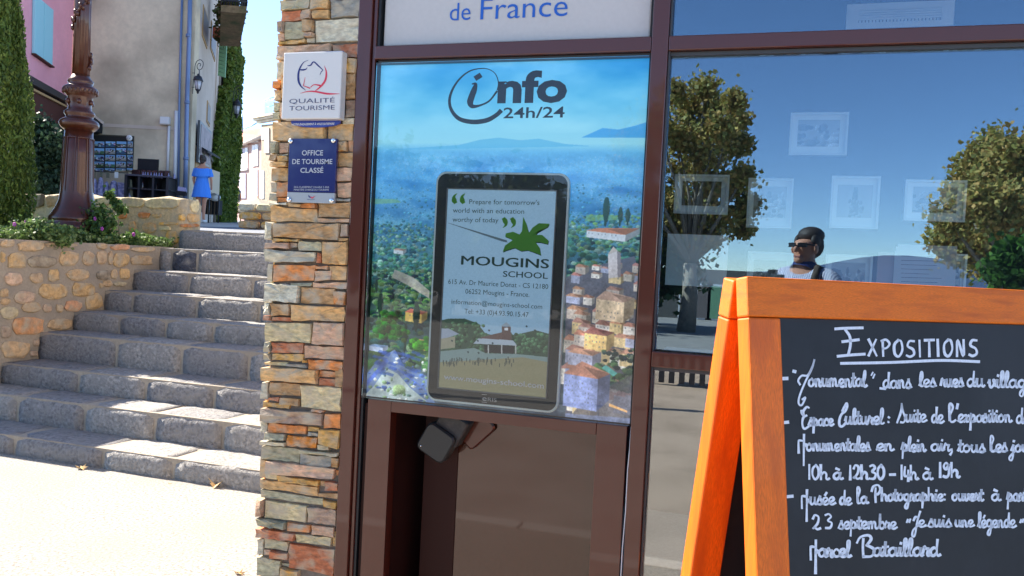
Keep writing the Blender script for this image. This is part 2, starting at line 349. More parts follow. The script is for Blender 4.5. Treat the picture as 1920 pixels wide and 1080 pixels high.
# ------------------------------------------------------------------ staircase
ZS = [0.134, 0.322, 0.485, 0.705, 0.861, 1.04, 1.23, 1.445, 1.642]; YS = [1.786+.342*i for i in range(10)]
WX = -5.73                                   # plane of the retaining wall beside the steps
JOINT = [[24, 191, 324], [85, 157, 289, 418], [146, 272, 402], [217, 340, 467], [222, 310, 400], [247, 368, 486], [354, 474], [321, 369], []]
JOINT[1] = [30, 157, 289, 418]
st = thing('stone_staircase', 'nine grey stone steps climbing from the pavement to the alley', 'staircase', (-3.6, 1.786, 0))
sr = random.Random(11)
for i in range(9):
    y0, z1 = YS[i], ZS[i]; z0 = ZS[i-1] if i else 0.0
    py_guess = {0: 850, 1: 770, 2: 700, 3: 640, 4: 598, 5: 555, 6: 512, 7: 468, 8: 436}[i]
    xs = [Plane((0, y0, 0), (0, -1, 0)).pt(j, py_guess)[0] for j in JOINT[i]]
    left = WX+.0 if i < 8 else -5.79
    if i < 2: left = -7.6

    if i < 2:
        q = xs[0]-.02
        while q-left > 1.0: q -= sr.uniform(.55, .8); xs.insert(0, q)
    xs = [left]+[x for x in xs if x > left+.05]+[-2.2 if i else -2.15, -1.66]
    for a, b in zip(xs[:-1], xs[1:]):
        if b-a < .12: continue
        g = .015; xa, xb = a+(g if a > left+.01 else 0), b-g
        # rounded nose block with uneven worn surface
        prof = [(0.004, -.02), (-.004, .25), (0.0, .55), (.004, .80), (.020, .93), (.045, .985), (.10, 1.0), (.34, 1.0)]
        nx = max(2, int((xb-xa)/.07)); mb = MB(); vs = []; hgt = z1-z0
        for ix in range(nx+1):
            xx = xa+(xb-xa)*ix/nx; e = .012 if ix in (0, nx) else 0
            for k, (dy, hz) in enumerate(prof):
                w1 = sr.uniform(-.004, .004); w2 = sr.uniform(-.004, .004)
                vs.append((xx, y0+dy+e+w1, z0+hgt*hz+w2-(e*.5 if hz > .5 else 0)))
        k = len(prof); fs = [(p*k+q, (p+1)*k+q, (p+1)*k+q+1, p*k+q+1) for p in range(nx) for q in range(k-1)]
        vs += [(xa, y0+.35, z0-.02), (xb, y0+.35, z0-.02)]; n0 = len(vs)
        fs += [tuple([q for q in range(k)]+[n0-2])[::-1], tuple([nx*k+q for q in range(k)]+[n0-1])]
        mb.add(vs, fs, smooth=True)
        c = sr.choice([(.25, .235, .22), (.30, .28, .255), (.21, .20, .195), (.275, .26, .235)])
        if i in (7,) and 321 in JOINT[7] and abs(a-xs[1]) < .01: c = (.07, .075, .095)
        mb.build('step_block', M['step'], st, color=c)
mb = MB()
for i in range(9):
    z0 = ZS[i-1] if i else 0.0
    mb.box(((-7.6 if i < 2 else -5.75)/2-1.66/2, YS[i]+.19, (z0+ZS[i])/2-.006), (abs((-7.6 if i < 2 else -5.75)+1.66), .345, ZS[i]-z0+.0), mi=0)
mb.build('mortar_bed', M['mortar'], st)
# ------------------------------------------------------------------ retaining wall
WP = Plane((WX, 0, 0), (1, 0, 0))
wall = thing('retaining_wall', 'rubble stone retaining wall left of the steps, planted on top', 'wall', (WX, 3, 0))
mb = MB(); mb.box((WX-.16, 3.255, .727), (.32, 2.27, 1.455)); mb.build('mortar_core', M['mortar'], wall)
mb = MB(); mb.box((WX-3.0, 2.27, .727), (5.359, .30, 1.454)); mb.build('mortar_core', M['mortar'], wall)
Z1, Z2, Z3 = zoomed(0, 340, 6), zoomed(0, 500, 5.4), zoomed(180, 360, 5.4)
RUB = [(Z1, 0, 150, 655, 740, 't'), (Z1, 190, 480, 668, 785, 't'), (Z1, 500, 850, 678, 748, 'b'), (Z1, 0, 45, 790, 920, 'y'), (Z1, 78, 280, 800, 980, 'y'), (Z1, 305, 630, 835, 975, 'k'),
 (Z1, 668, 880, 785, 952, 't'), (Z1, 915, 1060, 780, 960, 'b'), (Z2, 48, 225, 55, 190, 'p'), (Z2, 300, 438, 65, 165, 'b'), (Z2, 482, 595, 25, 150, 'y'),
 (Z2, 668, 905, 22, 145, 't'), (Z2, 0, 75, 220, 305, 't'), (Z2, 0, 100, 318, 385, 't'), (Z2, 132, 350, 240, 375, 'p'), (Z2, 392, 680, 165, 330, 'y'),
 (Z2, 712, 970, 160, 312, 'y'), (Z2, 1000, 1035, 165, 210, 't'), (Z2, 205, 405, 355, 470, 't'), (Z2, 0, 185, 400, 530, 'c'), (Z2, 430, 520, 375, 460, 'p'),
 (Z2, 565, 635, 380, 465, 't'), (Z2, 648, 820, 345, 458, 'o'), (Z2, 850, 1035, 265, 430, 'y'), (Z2, 118, 435, 515, 690, 'O'), (Z2, 480, 725, 525, 640, 't'),
 (Z2, 0, 105, 595, 720, 'd'), (Z2, 12, 295, 750, 920, 't'), (Z2, 328, 390, 735, 800, 'p'), (Z2, 300, 372, 850, 910, 'p'), (Z3, 0, 105, 512, 580, 't'),
 (Z3, 145, 340, 528, 590, 'o'), (Z3, 355, 580, 550, 610, 't'), (Z3, 0, 108, 590, 735, 'b'), (Z3, 118, 160, 600, 735, 'b'), (Z3, 165, 330, 612, 760, 'y'),
 (Z3, 352, 570, 635, 740, 't'), (Z3, 0, 140, 790, 890, 'k'), (Z3, 145, 210, 780, 880, 't'), (Z3, 232, 340, 768, 880, 'y'), (Z3, 60, 155, 890, 960, 't'),
 (Z3, 162, 300, 905, 955, 'c'), (Z3, 30, 55, 925, 970, 'y')]
r3 = random.Random(5)
for (z, xl, xr, yt, yb, c) in RUB:
    a = z(xl, yt); b = z(xr, yb)
    stone_obj(round_outline(a[0], b[0], a[1], b[1], WP, r3.uniform(2.6, 5.0), 11, r3), (1, 0, 0), .02, M['rubble'], wall, tuple(np.array(srgb(PAL[c]))*.62+np.array([.44, .38, .29])*.38), inset=.16, rnd_=r3)
for row in range(6):                          # the front end of the wall, left of the picture
    x = WX-.04
    while x > -7.6:
        L = r3.uniform(.13, .3); hh = r3.uniform(.11, .17); zc = .2+row*.215+r3.uniform(-.02, .02)
        P = [np.array([x-L/2+L/2*.93*math.copysign(abs(math.cos(t))**.7, math.cos(t)), 2.12, zc+hh/2*math.copysign(abs(math.sin(t))**.7, math.sin(t))]) for t in [2*math.pi*k/12 for k in range(12)]]
        stone_obj(P, (0, -1, 0), .022, M['rubble'], wall, r3.choice('tybpc'), inset=.16, rnd_=r3); x -= L+.05
# soil of the planter and the upper terrain
def alley_z(y): return 1.642+max(0, y-4.86)*.045
sheet('planter_soil', [-12, -9, WX-.3], [2.42, 3, 4.6], lambda x, y: 1.42, M['soil'], 'dark soil of the raised bed')
sheet('alley', [-60, -16, -8, -1.7, 3.2, 40], [4.86, 6, 10, 20, 40, 90, 200], lambda x, y: alley_z(y), M['alley'], 'grey asphalt alley climbing between the houses')
sheet('terrace', [-60, -16, -8.3], [4.87, 6, 10, 14, 20], lambda x, y: alley_z(y)+.006, M['terrace'], 'pale paved terrace added behind the low wall to bounce light')  # unseen paving, added pale to bounce warm light onto the cream house
# ------------------------------------------------------------------ upper wall behind the planter
uw = thing('low_rubble_wall', 'low rubble wall with paler top behind the lamp post and raised bed', 'wall', (-7.4, 4.58, 1.4))
mb = MB(); ur = random.Random(9); nx = 60; x0, x1 = -11.0, -5.79
def wtop(x): return 1.965+.012*math.sin(x*5)+.01*math.sin(x*13.1)
vs = []; rows = [(4.58, 1.38), (4.58, 1.80), (4.575, 1.92), (4.60, 'a'), (4.68, 'b'), (4.80, 'a2'), (4.86, 1.9), (4.86, 1.6)]
for ix in range(nx+1):
    xx = x0+(x1-x0)*ix/nx; t = wtop(xx); jt = 0 if ix == nx else 1
    for (yy, zz) in rows:
        z = {'a': t-.012, 'b': t, 'a2': t-.01}.get(zz, zz)
        vs.append((xx+(.0 if ix < nx else ur.uniform(-.012, .004)), yy+ur.uniform(-.008, .008), z+ur.uniform(-.008, .008)*(1 if zz != 1.38 else 0)))
k = len(rows); fs = [(a*k+b, (a+1)*k+b, (a+1)*k+b+1, a*k+b+1) for a in range(nx) for b in range(k-1)]+[tuple(range(k)), tuple(nx*k+b for b in reversed(range(k)))]
mb.add(vs, fs, smooth=True); mb.build('mortar_body', M['rubble'], uw, color=srgb((196, 172, 132)))
UP = Plane((0, 4.575, 0), (0, -1, 0)); EP = Plane((-5.79, 0, 0), (1, 0, 0))
for (z, xl, xr, yt, yb, c, pl) in [(Z3, 0, 228, 50, 128, 'c', UP), (Z3, 236, 480, 55, 150, 'c', UP), (Z3, 486, 842, 62, 165, 'c', UP), (Z1, 300, 500, 140, 300, 'k', UP), (Z1, 510, 680, 150, 290, 'b', UP),
        (Z3, 430, 545, 205, 265, 'o', UP), (Z3, 570, 660, 220, 255, 'y', UP), (Z3, 470, 605, 305, 420, 't', UP), (Z3, 640, 842, 302, 333, 'y', UP), (Z3, 640, 760, 342, 390, 'c', UP),
        (Z3, 700, 830, 400, 535, 'y', UP), (Z3, 505, 575, 465, 520, 'y', UP), (Z3, 400, 492, 460, 520, 'b', UP), (Z3, 330, 400, 300, 400, 't', UP), (Z3, 215, 310, 190, 270, 'o', UP),
        (Z3, 850, 905, 222, 290, 'y', EP), (Z3, 955, 1045, 78, 205, 'c', EP), (Z3, 920, 1042, 218, 305, 't', EP), (Z3, 862, 1045, 320, 356, 'o', EP), (Z1, 285, 370, 330, 370, 't', UP)]:
    a = z(xl, yt); b = z(xr, yb)
    stone_obj(round_outline(a[0], b[0], a[1], b[1], pl, 4.2, 12, r3), pl.n, .012, M['rubble'], uw, c, inset=.10, rnd_=r3)
# ------------------------------------------------------------------ right hand low wall of the alley
rw = thing('alley_side_wall', 'low sunlit rubble wall right of the alley, in front of the parasol', 'wall', depth_pt(470, 432, 12))
A0 = depth_pt(445, 432, 12.0); A0[2] = alley_z(A0[1]); B0 = A0+np.array([4.2, .3, 0]); nrm = np.array([.07, -1, 0]); nrm = nrm/np.linalg.norm(nrm)
mb = MB(); mb.box((A0+B0)/2+np.array([0, .2, .09]), (4.2, .4, .52)); mb.build('mortar_core', M['mortar'], rw)
RP = Plane(A0+np.array([0, 0, 0]), (0, -1, 0)); yb0 = A0[1]
for row in range(4):
    x = A0[0]+.02
    while x < B0[0]:
        L = r3.uniform(.2, .42); hh = .115; zc = A0[2]-.06+row*.125; P = []
        for t in [2*math.pi*k/12 for k in range(12)]:
            c_, s_ = math.cos(t), math.sin(t); P.append(np.array([x+L/2+L/2*.95*math.copysign(abs(c_)**.6, c_), yb0+.15-.0, zc+hh/2*math.copysign(abs(s_)**.6, s_)]))
        P = [p+np.array([0, -.15, 0]) for p in P]
        stone_obj(P, (0, -1, 0), .05, M['rubble'], rw, r3.choice('tcywc'), inset=.2, rnd_=r3); x += L+.02
# ------------------------------------------------------------------ lamp post
def lamp_post(base, label, top=4.2):
    t = thing('lamp_post', label, 'lamp post', base); b = np.array(base, float)
    mb = MB()
    mb.lathe(b, [(.245, 0), (.25, .10), (.25, .14), (.262, .155), (.262, .19), (.235, .21), (.228, .235), (.235, .245), (.228, .27), (.205, .31), (.172, .37), (.152, .43), (.142, .50), (.135, .62), (.128, .86), (.122, 1.08)], 32)
    mb.build('base', M['iron'], t)
    mb = MB()                                   # raised panels on the eight sides
    for k in range(8):
        a = k*math.pi/4+.3; n = np.array([math.cos(a), math.sin(a), 0]); s = np.array([-math.sin(a), math.cos(a), 0])
        for (u, zz, du, dz) in ((-.038, .76, .007, .5), (.038, .76, .007, .5), (0, 1.01, .082, .008), (0, .51, .082, .008)):
            mb.box(b+n*(.130-.016*(zz-.5))+s*u+np.array([0, 0, zz]), (.012, du, dz), (n, s, np.array([-.03*n[0], -.03*n[1], 1.0])))
    mb.build('base_moulding', M['iron'], t, kind='stuff')
    mb = MB(); mb.lathe(b, [(.122, 1.08), (.15, 1.10), (.168, 1.125), (.172, 1.15), (.160, 1.175), (.135, 1.19), (.118, 1.20), (.118, 1.215), (.132, 1.235), (.130, 1.255), (.105, 1.275), (.098, 1.30), (.108, 1.35), (.108, 1.39), (.112, 1.40),
        (.142, 1.43), (.148, 1.46), (.148, 1.475), (.125, 1.495), (.10, 1.51), (.112, 1.53), (.112, 1.545), (.088, 1.57), (.074, 1.60)], 36); mb.build('collar', M['iron'], t)
    mb = MB()
    for k in range(24):
        a = 2*math.pi*k/24; mb.ball(b+np.array([.152*math.cos(a), .152*math.sin(a), 1.15]), (.018, .018, .024), 6, 4)
        mb.ball(b+np.array([.143*math.cos(a), .143*math.sin(a), 1.445]), (.012, .012, .028), 6, 4)
    for k in range(6): a = 2*math.pi*k/6+.2; mb.ball(b+np.array([.112*math.cos(a), .112*math.sin(a), 1.345]), (.022, .022, .026), 8, 5)
    mb.build('beading', M['iron'], t, kind='stuff')
    mb = MB(); mb.lathe(b, [(.074, 1.60), (.068, 2.2), (.062, top-.4), (.058, top-.35), (.085, top-.3), (.06, top-.26)], 48, flute=12, fa=.045); mb.build('shaft', M['iron'], t)
    mb = MB()                                   # climbing leaf ornament spiralling up the shaft
    pts = [b+np.array([.078*math.cos(a), .078*math.sin(a), 1.66+a*.105]) for a in np.linspace(0, 10, 60)]; mb.tube(pts, .009, 6)
    for i, a in enumerate(np.linspace(.3, 9.8, 34)):
        p = b+np.array([.083*math.cos(a), .083*math.sin(a), 1.66+a*.105+(.025 if i % 2 else -.02)]); mb.ball(p, (.018, .018, .028), 6, 4)
    mb.build('vine_ornament', M['iron'], t, kind='stuff')
    mb = MB(); z = top-.1
    mb.lathe(b, [(.05, z-.1), (.05, z), (.16, z+.05), (.13, z+.02+.03)], 8); mb.lathe(b, [(.12, z+.05), (.21, z+.5)], 6, mi=1); mb.lathe(b, [(.24, z+.5), (.1, z+.68), (.03, z+.72), (.02, z+.82)], 6)
    mb.build('lantern', [M['iron'], M['lantern_glass']], t)
    return t
lamp_post((-6.28, 3.70, 1.42), 'ornate brown cast iron lamp post standing in the raised bed beside the cypress', 5.6)
lamp_post((-5.2, -5.4, 0), 'second brown street lamp out on the square, seen only by its reflection and shadow', 4.0)
# ------------------------------------------------------------------ stone pillar
pl = thing('stone_pillar', 'split slate stone pillar at the left end of the shop front, carrying two signs', 'pillar', (-1.53, .3, 0))
Z5, Z6, Z7, Z8 = zoomed(460, 0, 4.154), zoomed(460, 240, 4.154), zoomed(460, 480, 3.6), zoomed(460, 760, 3.375)
PS = '''5 265 495 0 -8 75 70 g|5 498 645 -8 -8 70 66 t|5 650 888 -8 -8 132 125 s|5 265 425 80 72 160 155 r|5 428 505 72 70 150 140 p|5 508 648 70 68 145 138 t|5 252 298 165 160 248 250 d
5 300 455 162 158 308 300 g|5 440 525 150 150 250 240 b|5 462 528 255 248 290 285 p|5 530 885 155 128 330 320 w|5 248 298 255 255 318 312 p|5 470 528 290 288 332 330 w|5 250 468 322 302 352 330 y
5 245 665 362 340 470 440 p|5 670 870 345 332 450 445 r|5 235 285 475 475 620 615 w|5 288 560 476 470 600 600 t|5 564 770 460 455 600 598 b|5 775 868 455 452 570 568 y|5 775 862 575 572 770 768 b
5 288 770 605 602 770 765 b|5 772 855 778 775 912 908 d|5 745 848 918 912 968 965 w|5 222 282 632 630 688 686 o|5 218 280 695 695 783 783 t|5 210 262 790 790 865 865 g|5 264 294 795 795 930 930 p
5 298 740 776 776 935 930 t|5 208 262 870 868 935 935 g|6 213 622 -50 -45 100 98 t|6 630 840 -45 -40 95 98 t|6 203 252 108 105 200 198 g|6 258 335 108 108 195 195 p|6 340 712 104 104 300 298 t|6 715 785 102 102 178 178 t
6 790 838 98 98 182 182 o|6 192 248 205 205 262 260 b|6 250 335 200 200 215 215 w|6 250 335 222 218 262 262 y|6 195 330 268 262 305 305 t|6 712 832 187 184 302 305 t|6 190 330 312 308 412 414 t
6 340 700 306 304 500 500 b|6 704 828 308 305 418 418 p|6 185 235 420 420 502 500 w|6 238 330 420 418 540 538 o|6 704 825 424 422 540 545 p|6 180 238 508 506 568 568 g|6 242 328 544 542 574 572 o
6 702 818 545 550 566 570 s|6 190 325 578 580 600 600 w|6 335 428 585 588 612 616 t|6 432 558 588 592 625 630 o|6 562 815 582 575 695 700 b|6 180 553 605 630 728 735 t|6 557 808 704 706 738 742 p
6 163 216 733 735 870 870 w|6 222 735 740 745 852 872 b|6 738 802 748 748 845 848 d|6 220 418 856 870 882 888 y|6 722 800 852 855 880 880 t|6 160 342 890 890 940 940 p|6 346 405 892 890 935 935 d
6 410 600 878 890 955 962 g|6 605 800 886 884 1062 1068 t|6 160 548 948 965 1045 1048 w|6 552 592 972 978 1050 1052 r|7 140 180 52 52 170 172 w|7 185 470 55 62 176 170 o|7 475 556 64 67 90 92 o
7 462 580 96 96 172 165 p|7 562 685 68 66 162 168 t|7 300 446 180 180 200 206 g|7 450 684 180 174 212 225 p|7 135 358 182 195 308 318 w|7 364 595 210 218 322 328 b|7 598 678 234 238 330 338 O
7 126 169 312 314 400 400 w|7 173 301 317 324 405 405 b|7 305 672 327 345 438 442 t|7 120 168 404 404 438 438 r|7 172 301 409 412 440 442 r|7 130 444 447 454 578 590 c|7 449 668 447 454 598 610 p
7 118 162 580 580 655 655 g|7 166 385 584 592 655 660 r|7 390 660 602 616 690 705 p|7 118 162 661 662 705 705 g|7 166 385 658 665 702 715 y|7 388 412 696 700 720 722 y|7 118 275 714 718 740 748 c
7 279 412 726 736 745 760 s|7 415 655 700 713 765 780 o|7 108 484 750 767 840 866 t|7 488 620 776 783 822 828 o|7 484 600 828 832 875 885 r|7 604 660 762 765 885 888 b|7 102 147 849 849 968 970 w
7 152 372 850 864 938 950 b|7 364 648 872 886 1022 1060 c|7 148 222 953 957 978 984 r|7 226 358 954 962 1008 1014 b|7 105 290 982 1001 1020 1035 y|8 95 490 14 52 104 132 d|8 497 605 55 57 148 152 o
8 420 492 25 32 44 49 p|8 88 130 102 107 170 172 w|8 134 382 110 137 181 190 o|8 388 462 137 144 165 168 y|8 388 460 171 174 195 200 s|8 466 600 150 157 248 276 y|8 128 249 172 182 216 226 g
8 256 455 190 207 260 274 O|8 462 528 250 254 278 284 g|8 88 249 222 237 254 262 w|8 90 338 257 280 345 370 g|8 345 592 282 302 306 325 g|8 334 541 310 327 380 395 s|8 546 590 330 332 395 398 b
8 82 124 347 352 462 465 t|8 130 560 353 404 438 466 p|8 564 586 412 414 448 450 o|8 120 198 426 440 468 475 c|8 202 459 442 477 486 515 y|8 463 500 482 484 515 520 b|8 503 585 484 492 540 550 r
8 80 452 472 522 528 578 t|8 456 582 556 563 584 598 b|8 88 488 534 597 583 640 g|8 492 575 602 614 643 660 y|8 70 107 594 596 704 706 p|8 112 382 602 644 716 750 c|8 387 572 647 664 746 770 d
8 75 255 714 746 760 788 g|8 259 404 744 760 798 812 o|8 408 555 764 780 823 842 p|8 68 309 772 814 838 862 r|8 312 538 817 840 868 892 c|8 542 574 802 802 898 905 y|8 68 108 844 847 948 948 w
8 115 262 844 866 908 930 g|8 264 558 875 917 1035 1090 r|8 108 154 914 919 948 953 p|8 158 262 924 940 968 985 r|8 62 215 962 986 1085 1085 g|8 220 300 1002 1010 1024 1032 g|8 218 330 1032 1047 1085 1092 y'''
pr = random.Random(21); ZZ = {'5': Z5, '6': Z6, '7': Z7, '8': Z8}
core = MB(); core.box((-1.524, .30, 1.6), (.288, .56, 3.2)); core.build('mortar_core', M['dark_mortar'], pl)
for item in PS.replace('\n', '|').split('|'):
    q = item.split(); z = ZZ[q[0]]; xl, xr, a, b, c, d = [float(v) for v in q[1:7]]
    # the pillar's own flank leans in the picture, so the left edge follows it
    tl, tr, br, bl = z(xl, a), z(xr, b), z(xr-(c-a)*.045, d), z(xl-(d-b)*.045*(0 if xl > 300 else .4), c)
    stone_obj(quad_outline(tl, tr, br, bl, FAC, 1.3, 0, 4, .9, pr), (0, -1, 0), pr.uniform(-.018, .0)+.0, M['stone'], pl, q[7], inset=.04, rnd_=pr) if 0 else \
    stone_obj([p+np.array([0, .022, 0]) for p in quad_outline(tl, tr, br, bl, FAC, 1.0, 0, 6, 1.25, pr)], (0, -1, 0), pr.uniform(.010, .032), M['stone'], pl, q[7], inset=.028, rnd_=pr)
def courses(x0, x1, z0, z1, mapf, n):
    z = z0
    while z < z1-.015:
        h = min(pr.uniform(.02, .055), z1-z); x = x0
        if z1-z-h < .015: h = z1-z
        while x < x1-.01:
            L = pr.uniform(.05, .16); L = min(L, x1-x)
            if x1-x-L < .03: L = x1-x
            g = .0025; P = [(x+g, z+g), (x+L/2, z+g+pr.uniform(-.001, .001)), (x+L-g, z+g), (x+L-g, z+h-g), (x+L/2, z+h-g), (x+g, z+h-g)]
            stone_obj([mapf(*p) for p in P], n, pr.uniform(.01, .028), M['stone'], pl, pr.choice('gwotbpycd'), inset=.05, rnd_=pr); x += L
        z += h
courses(-1.68, -1.385, .0, .30, lambda u, v: np.array([u, .02, v]), (0, -1, 0))
courses(-1.68, -1.385, 2.335, 2.62, lambda u, v: np.array([u, .02, v]), (0, -1, 0))
courses(-.52, -.03, .0, 2.62, lambda u, v: np.array([-1.668, -u, v]), (-1, 0, 0))
# ------------------------------------------------------------------ shop building: shell and display room
sb = thing('shop_building', 'flat roofed tourist office behind the glazed brown front', 'building', (1.5, 3, 0))
mb = MB(); mb.box((1.66, .10, 3.2), (6.6, .16, .6)); mb.build('fascia', M['paint'], sb)
mb = MB(); mb.box((1.5, 3.6, 3.44), (6.7, 2.4, .12)); mb.build('roof', M['white'], sb)
mb = MB(); mb.box((1.7, 1.27, 3.42), (6.2, 2.2, .02)); mb.build('added_glass_roof', M['kglass'], sb)  # unseen glazing added to let daylight onto the pictures
for c_, d_ in (((-1.5, 2.75, 1.7), (.2, 4.3, 3.36)), ((5.0, 2.4, 1.7), (.2, 4.8, 3.36))): mb = MB(); mb.box(c_, d_); mb.build('side_wall', M['cream2'], sb)
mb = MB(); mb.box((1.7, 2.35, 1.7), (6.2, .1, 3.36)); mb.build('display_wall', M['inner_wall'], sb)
mb = MB(); mb.box((1.7, 1.2, .04), (6.2, 2.2, .06)); mb.build('floor', M['terrace'], sb)
# ------------------------------------------------------------------ window frame
fr = thing('window_frame', 'brown lacquered aluminium shop window frame beside the stone pillar', 'window frame', (0, .03, 0))
def bar(name, x0, x1, z0, z1, y0=0.0, y1=.07, m=None, bev=.003, parent=None):
    mb = MB(); mb.box(((x0+x1)/2, (y0+y1)/2, (z0+z1)/2), (x1-x0, y1-y0, z1-z0)); return mb.build(name, m or M['paint'], parent or fr, bevel=bev)
LX0, LX1 = -1.371, -1.322; MX0, MX1 = -.385, -.335
bar('post', LX0, LX1, .0, 2.9); bar('post', LX1+.001, LX1+.014, 0, 2.9, .012); bar('post', MX0, MX1, 0, 2.9); bar('post', 1.05, 1.10, 0, 2.9); bar('post', 2.5, 2.55, 0, 2.9)
bar('gasket', LX1+.015, LX1+.023, .0, 2.9, .02, .06, M['gasket'], 0); bar('gasket', MX0-.006, MX0-.001, .98, 2.9, .018, .06, M['gasket'], 0)
bar('gasket', MX1+.001, MX1+.006, 0, 2.9, .012, .06, M['grey_gasket'], 0)
def rail(x0, x1, z0, z1): bar('rail', x0, x1, z0, z1, .002); bar('gasket', x0, x1, z0-.012, z0-.001, .02, .06, M['grey_gasket'], 0)
rail(LX1+.015, MX0-.001, 2.112, 2.156)
rail(MX1+.001, 1.049, 2.112, 2.156); rail(1.101, 2.499, 2.112, 2.156)
rail(MX1+.001, 1.049, 1.164, 1.211); rail(1.101, 2.499, 1.164, 1.211); rail(MX1+.001, 1.049, .02, .07); rail(1.101, 2.499, .02, .07)
rail(LX1+.015, 2.5, 2.9, 2.95)
for (x0, x1, z0, z1) in [(MX1+.007, 1.049, 2.157, 2.888), (MX1+.007, 1.049, 1.212, 2.099), (MX1+.007, 1.049, .071, 1.151), (1.101, 2.499, 2.157, 2.888), (1.101, 2.499, 1.212, 2.099), (1.101, 2.499, .071, 1.151)]:
    bar('pane', x0, x1, z0, z1, .036, .042, M['glass'] if z0 > .5 else M['glass_low'], 0)
bar('window_sill', MX1+.02, 1.04, 1.196, 1.210, .05, .20, M['white'], .003)
# ------------------------------------------------------------------ upper panel and its lettering
up = thing('upper_sign_panel', 'frosted white sign panel with blue lettering above the poster', 'sign', (-.85, .03, 2.15))
mb = MB(); mb.box(((LX1+.03+MX0-.01)/2, .042, 2.52), (MX0-LX1-.040, .02, .72)); mb.build('panel', M['panel_white'], up, bevel=.006)
Z1b = zoomed(640, 0, 3.097); UPP = Plane((0, .0315, 0), (0, -1, 0))
lettering('de', Z1b(628, 121), Z1b(748, 115), 34, UPP, M['ink_blue'], up, bold=-.004); lettering('France', Z1b(806, 114), Z1b(1312, 92), 41, UPP, M['ink_blue'], up, bold=-.004)
# ------------------------------------------------------------------ poster (flat print, drawn into a picture)
POP = Plane((0, .040, 0), (0, -1, 0))
PC = [POP.pt(704, 119), POP.pt(1220.6, 100), POP.pt(1183.5, 799.4), POP.pt(677.8, 746.4)]
px0, px1 = LX1+.023, MX0-.006; pz0, pz1 = .978, 2.10
PW, PH = 760, int(760*(pz1-pz0)/(px1-px0))
def pix(px, py): P = POP.pt(px, py); return ((P[0]-px0)/(px1-px0)*PW, (pz1-P[2])/(pz1-pz0)*PH)
rg = np.random.default_rng(4)
def vnoise(h, w_, s, oct_=4, sx=1.0):
    out = np.zeros((h, w_)); amp = 1; tot = 0
    for o in range(oct_):
        gh, gw = int(h/s)+3, int(w_/(s*sx))+3; g = rg.random((gh, gw)); yy = np.arange(h)/s; xx = np.arange(w_)/(s*sx)
        yi = yy.astype(int); xi = xx.astype(int); fy = (yy-yi)[:, None]; fx = (xx-xi)[None]; fy = fy*fy*(3-2*fy); fx = fx*fx*(3-2*fx)
        a = g[yi][:, xi]; b = g[yi][:, xi+1]; c = g[yi+1][:, xi]; d = g[yi+1][:, xi+1]
        out += amp*((a*(1-fx)+b*fx)*(1-fy)+(c*(1-fx)+d*fx)*fy); tot += amp; amp *= .55; s = max(s/2, 1.01)
    return out/tot
class Pic:
    def __init__(s, h, w_): s.a = np.zeros((h, w_, 3)); s.h = h; s.w = w_
    def poly(s, P, col, al=1.0):
        P = np.array(P, float); x0, y0 = np.floor(P.min(0)).astype(int); x1, y1 = np.ceil(P.max(0)).astype(int)
        x0, y0 = max(x0, 0), max(y0, 0); x1, y1 = min(x1, s.w-1), min(y1, s.h-1)
        if x1 < x0 or y1 < y0: return
        X, Y = np.meshgrid(np.arange(x0, x1+1)+.5, np.arange(y0, y1+1)+.5); ins = np.zeros(X.shape, bool); n = len(P)
        for i in range(n):
            xa, ya = P[i]; xb, yb = P[(i+1) % n]
            if ya == yb: continue
            ins ^= ((ya > Y) != (yb > Y)) & (X < (xb-xa)*(Y-ya)/(yb-ya)+xa)
        r = s.a[y0:y1+1, x0:x1+1]; r[ins] = r[ins]*(1-al)+np.array(col)*al
    def blob(s, cx, cy, rx, ry, col, tex=.5):
        x0, x1 = int(max(cx-rx-1, 0)), int(min(cx+rx+2, s.w)); y0, y1 = int(max(cy-ry-1, 0)), int(min(cy+ry+2, s.h))
        if x1 <= x0 or y1 <= y0: return
        X, Y = np.meshgrid(np.arange(x0, x1), np.arange(y0, y1)); u = (X-cx)/rx; v = (Y-cy)/ry; d = u*u+v*v+rg.normal(0, .18, X.shape)
        m_ = d < 1; sh = 1.0+tex*(-(u+v)*.5)+rg.normal(0, .16, X.shape); r = s.a[y0:y1, x0:x1]; r[m_] = (np.array(col)[None, None]*sh[..., None])[m_]
def C(*c): return np.array(c)/255.0
po = Pic(PH, PW); Y = (np.arange(PH)/PH)[:, None]; 
def yof(py): return pix(940, py)[1]/PH
stops = [(0, (62, 165, 222)), (yof(190), (95, 188, 225)), (yof(235), (130, 205, 228)), (yof(268), (140, 208, 226)), (yof(285), (90, 175, 220)), (yof(330), (58, 145, 212)), (yof(400), (66, 132, 180)), (yof(470), (62, 112, 130)), (yof(560), (60, 92, 84)), (1, (70, 86, 100))]
for c in range(3): po.a[..., c] = np.interp(Y[:, 0], [s_[0] for s_ in stops], [s_[1][c]/255 for s_ in stops])[:, None]
cl = vnoise(PH, PW, 90, 5, 2.6); fade = np.clip((yof(250)-Y)/yof(250), 0, 1)**.5
po.a += ((cl-.5)*.75*fade)[..., None]*np.array([.9, .55, .3])
hz = vnoise(PH, PW, 26, 4, 3.0); land = np.clip((Y-yof(275))/.05, 0, 1)
po.a += ((hz-.52)*.42*land)[..., None]*np.array([.9, 1, .7])
sp = rg.random((PH, PW)); town = (sp > .972) & (Y > yof(292)) & (Y < yof(470)) & (hz > .42)
for dx_ in (0, 1, 2): tt = np.roll(town, dx_, 1); po.a[tt] = po.a[tt]*.5+C(200, 212, 225)*.5
